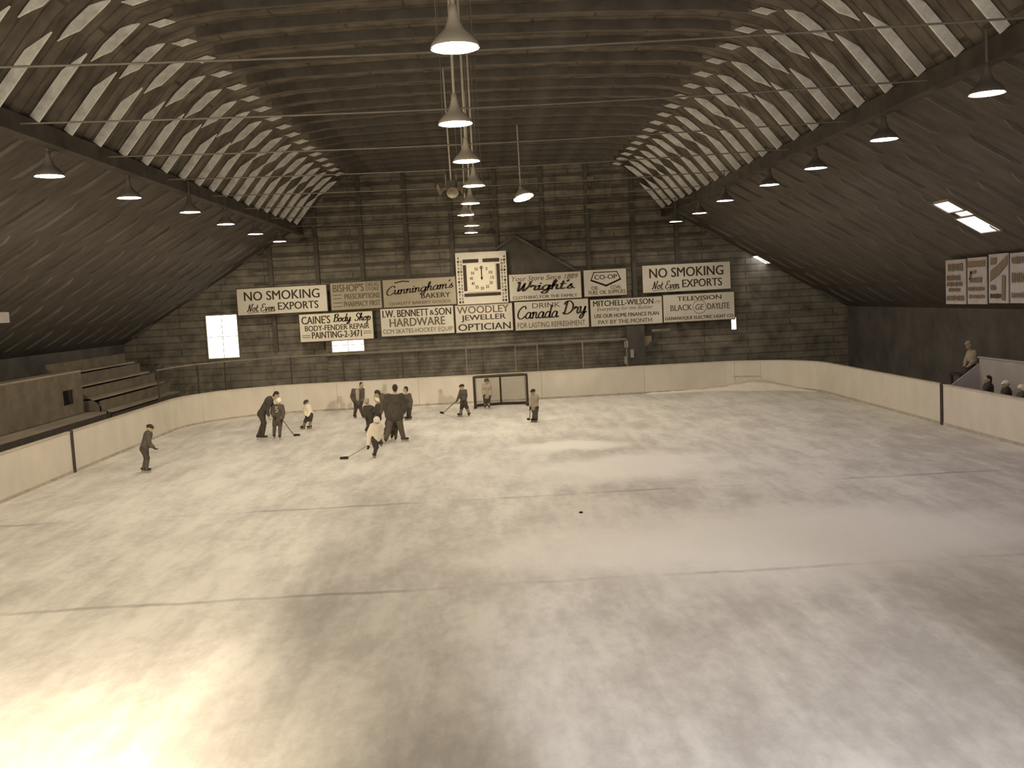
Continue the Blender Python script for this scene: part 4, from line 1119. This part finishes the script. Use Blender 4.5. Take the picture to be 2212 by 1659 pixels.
# 11 kid skating in front
def person11():
    Yp = at_z(809, 989, 0).y
    o, H, y = person('child in white jersey and white helmet bending over his stick in front', -150, [(823.5,964,0.22),(809,989,0)], (811.5,944), (811,926), (814,909.5),
       [(820,919,0.02),(804.5,920,0)], [(825,932,0.05),(797,935,-0.05)], [(822,945,0),(795.5,962,-0.12)], [(820,954,0.05),(812.5,966,-0.1)],
       0.68, jersey='pale', pants='dark', sock='dark', top='helmet', topm='helmet', pitch=30, bulk=0.045, Y=Yp)
    return H, y
H11, Y11 = person11()
stick('hockey stick reaching left from the child in white jersey', H11[1], (752,989.5), (735,990))
# 12 small kid behind the coach's legs
person('small child hidden behind the legs of the broad backed coach', 0, [(847,950),(855,953)], (851.5,922), (852,904), (852.5,889),
       [(846,900,0),(858,900,0)], [(843.5,910,0),(860,910,0)], [(846,918,-0.05),(858,918,-0.05)], [(848,936,0),(855,937,0)],
       0.62, jersey='dark2', pants='dark', top='cap', topm='hair', bulk=0.025)
# 13 kid with stick by the goal
_, H13, Y13 = person('child in dark outfit and cap holding a stick left of the goal', -60, [(994,899.5),(1013.5,899)], (1001.5,868), (1000.5,850), (998,836.5),
       [(996,844,0.05),(1005,844.5,-0.02)], [(991.5,855.5,0),(1007,856,0)], [(988,864,-0.1),(1001,865,-0.2)], [(997,882,0),(1009,882,0)],
       0.72, jersey='dark2', pants='dark', sock='greysock', topm='hair', bulk=0.03, toe=(-80, -20))
stick('hockey stick of the child left of the goal', H13[0], (958,892.5), (945,889.5))
# 14 goalie
person('small goalkeeper in pale top standing inside the goal mouth', 0, [(1048,883),(1057,883.5)], (1051.5,855), (1051.5,838), (1051.2,823.5),
       [(1045.5,833,0),(1057.5,833,0)], [(1043.5,843,0),(1060,844,0)], [(1045.5,852,-0.1),(1059.5,854,-0.1)], [(1049,869,0),(1055,869,0)],
       0.66, jersey='greycloth', pants='dark', sock='greysock', top='helmet', topm='trouser', bulk=0.04)
# 15 child right of the goal
_, H15, Y15 = person('child in pale top and dark trousers standing right of the goal', -40, [(1151.5,911.5),(1158,912)], (1155,878), (1154,861), (1151.5,847.5),
       [(1149,856,0.03),(1159.5,856,0)], [(1146.5,867,0),(1160.5,867,0)], [(1145.5,880,-0.1),(1159.5,878,-0.1)], [(1154,893,0),(1158,893,0)],
       0.72, jersey='greycloth', pants='trouser', top='cap', topm='hair', bulk=0.03)
stick('short stick held low by the child right of the goal', H15[0], (1144.2,906), (1139,905.5))
# spectators on the right
Ysp = 28.45
person('spectator in pale jacket and hat sitting high beside the white partition', -70, [(2078,829,-0.1),(2086,829,0.1)], (2104,788), (2100,770), (2093,745),
       [(2094,762,0.12),(2105,761,-0.08)], [(2088,774,0.1),(2110,776,-0.1)], [(2084,786,0),(2093,790,-0.2)], [(2083,803,0.0),(2087,803,-0.15)],
       0.9, jersey='greycloth', pants='dark', top='cap', topm='greycloth', glove='skin', Y=Ysp, skates=False)
def sitter(label, px, top_y, Y, s, jersey, topk, topm, face):
    k = s*F/Y
    person(label, face, [(px-0.42*k, top_y+1.02*k, 0), (px-0.42*k, top_y+1.02*k, -0.2)], (px+0.02*k, top_y+0.62*k), (px, top_y+0.36*k), (px-0.01*k, top_y+0.12*k),
       [(px-0.03*k, top_y+0.29*k, 0.17), (px+0.02*k, top_y+0.29*k, -0.17)], [(px-0.12*k, top_y+0.48*k, 0.2), (px-0.12*k, top_y+0.48*k, -0.2)],
       [(px-0.27*k, top_y+0.50*k, 0.1), (px-0.27*k, top_y+0.50*k, -0.1)], [(px-0.36*k, top_y+0.62*k, 0.1), (px-0.36*k, top_y+0.62*k, -0.1)],
       s, jersey=jersey, pants='dark', top=topk, topm=topm, Y=Y, skates=False, hs=1.0 if s > 0.9 else 0.95)
sitter('dark clad spectator seated on the bench, farthest from the viewer', 2135, 812, 26.4, 0.92, 'dark', 'hair', 'hair', -90)
sitter('spectator with white cap seated second on the bench', 2174, 822, 25.4, 0.9, 'dark', 'cap', 'helmet', -90)
sitter('spectator with pale helmet seated nearest on the bench at the picture edge', 2208, 831, 24.5, 0.9, 'dark2', 'helmet', 'helmet', -90)
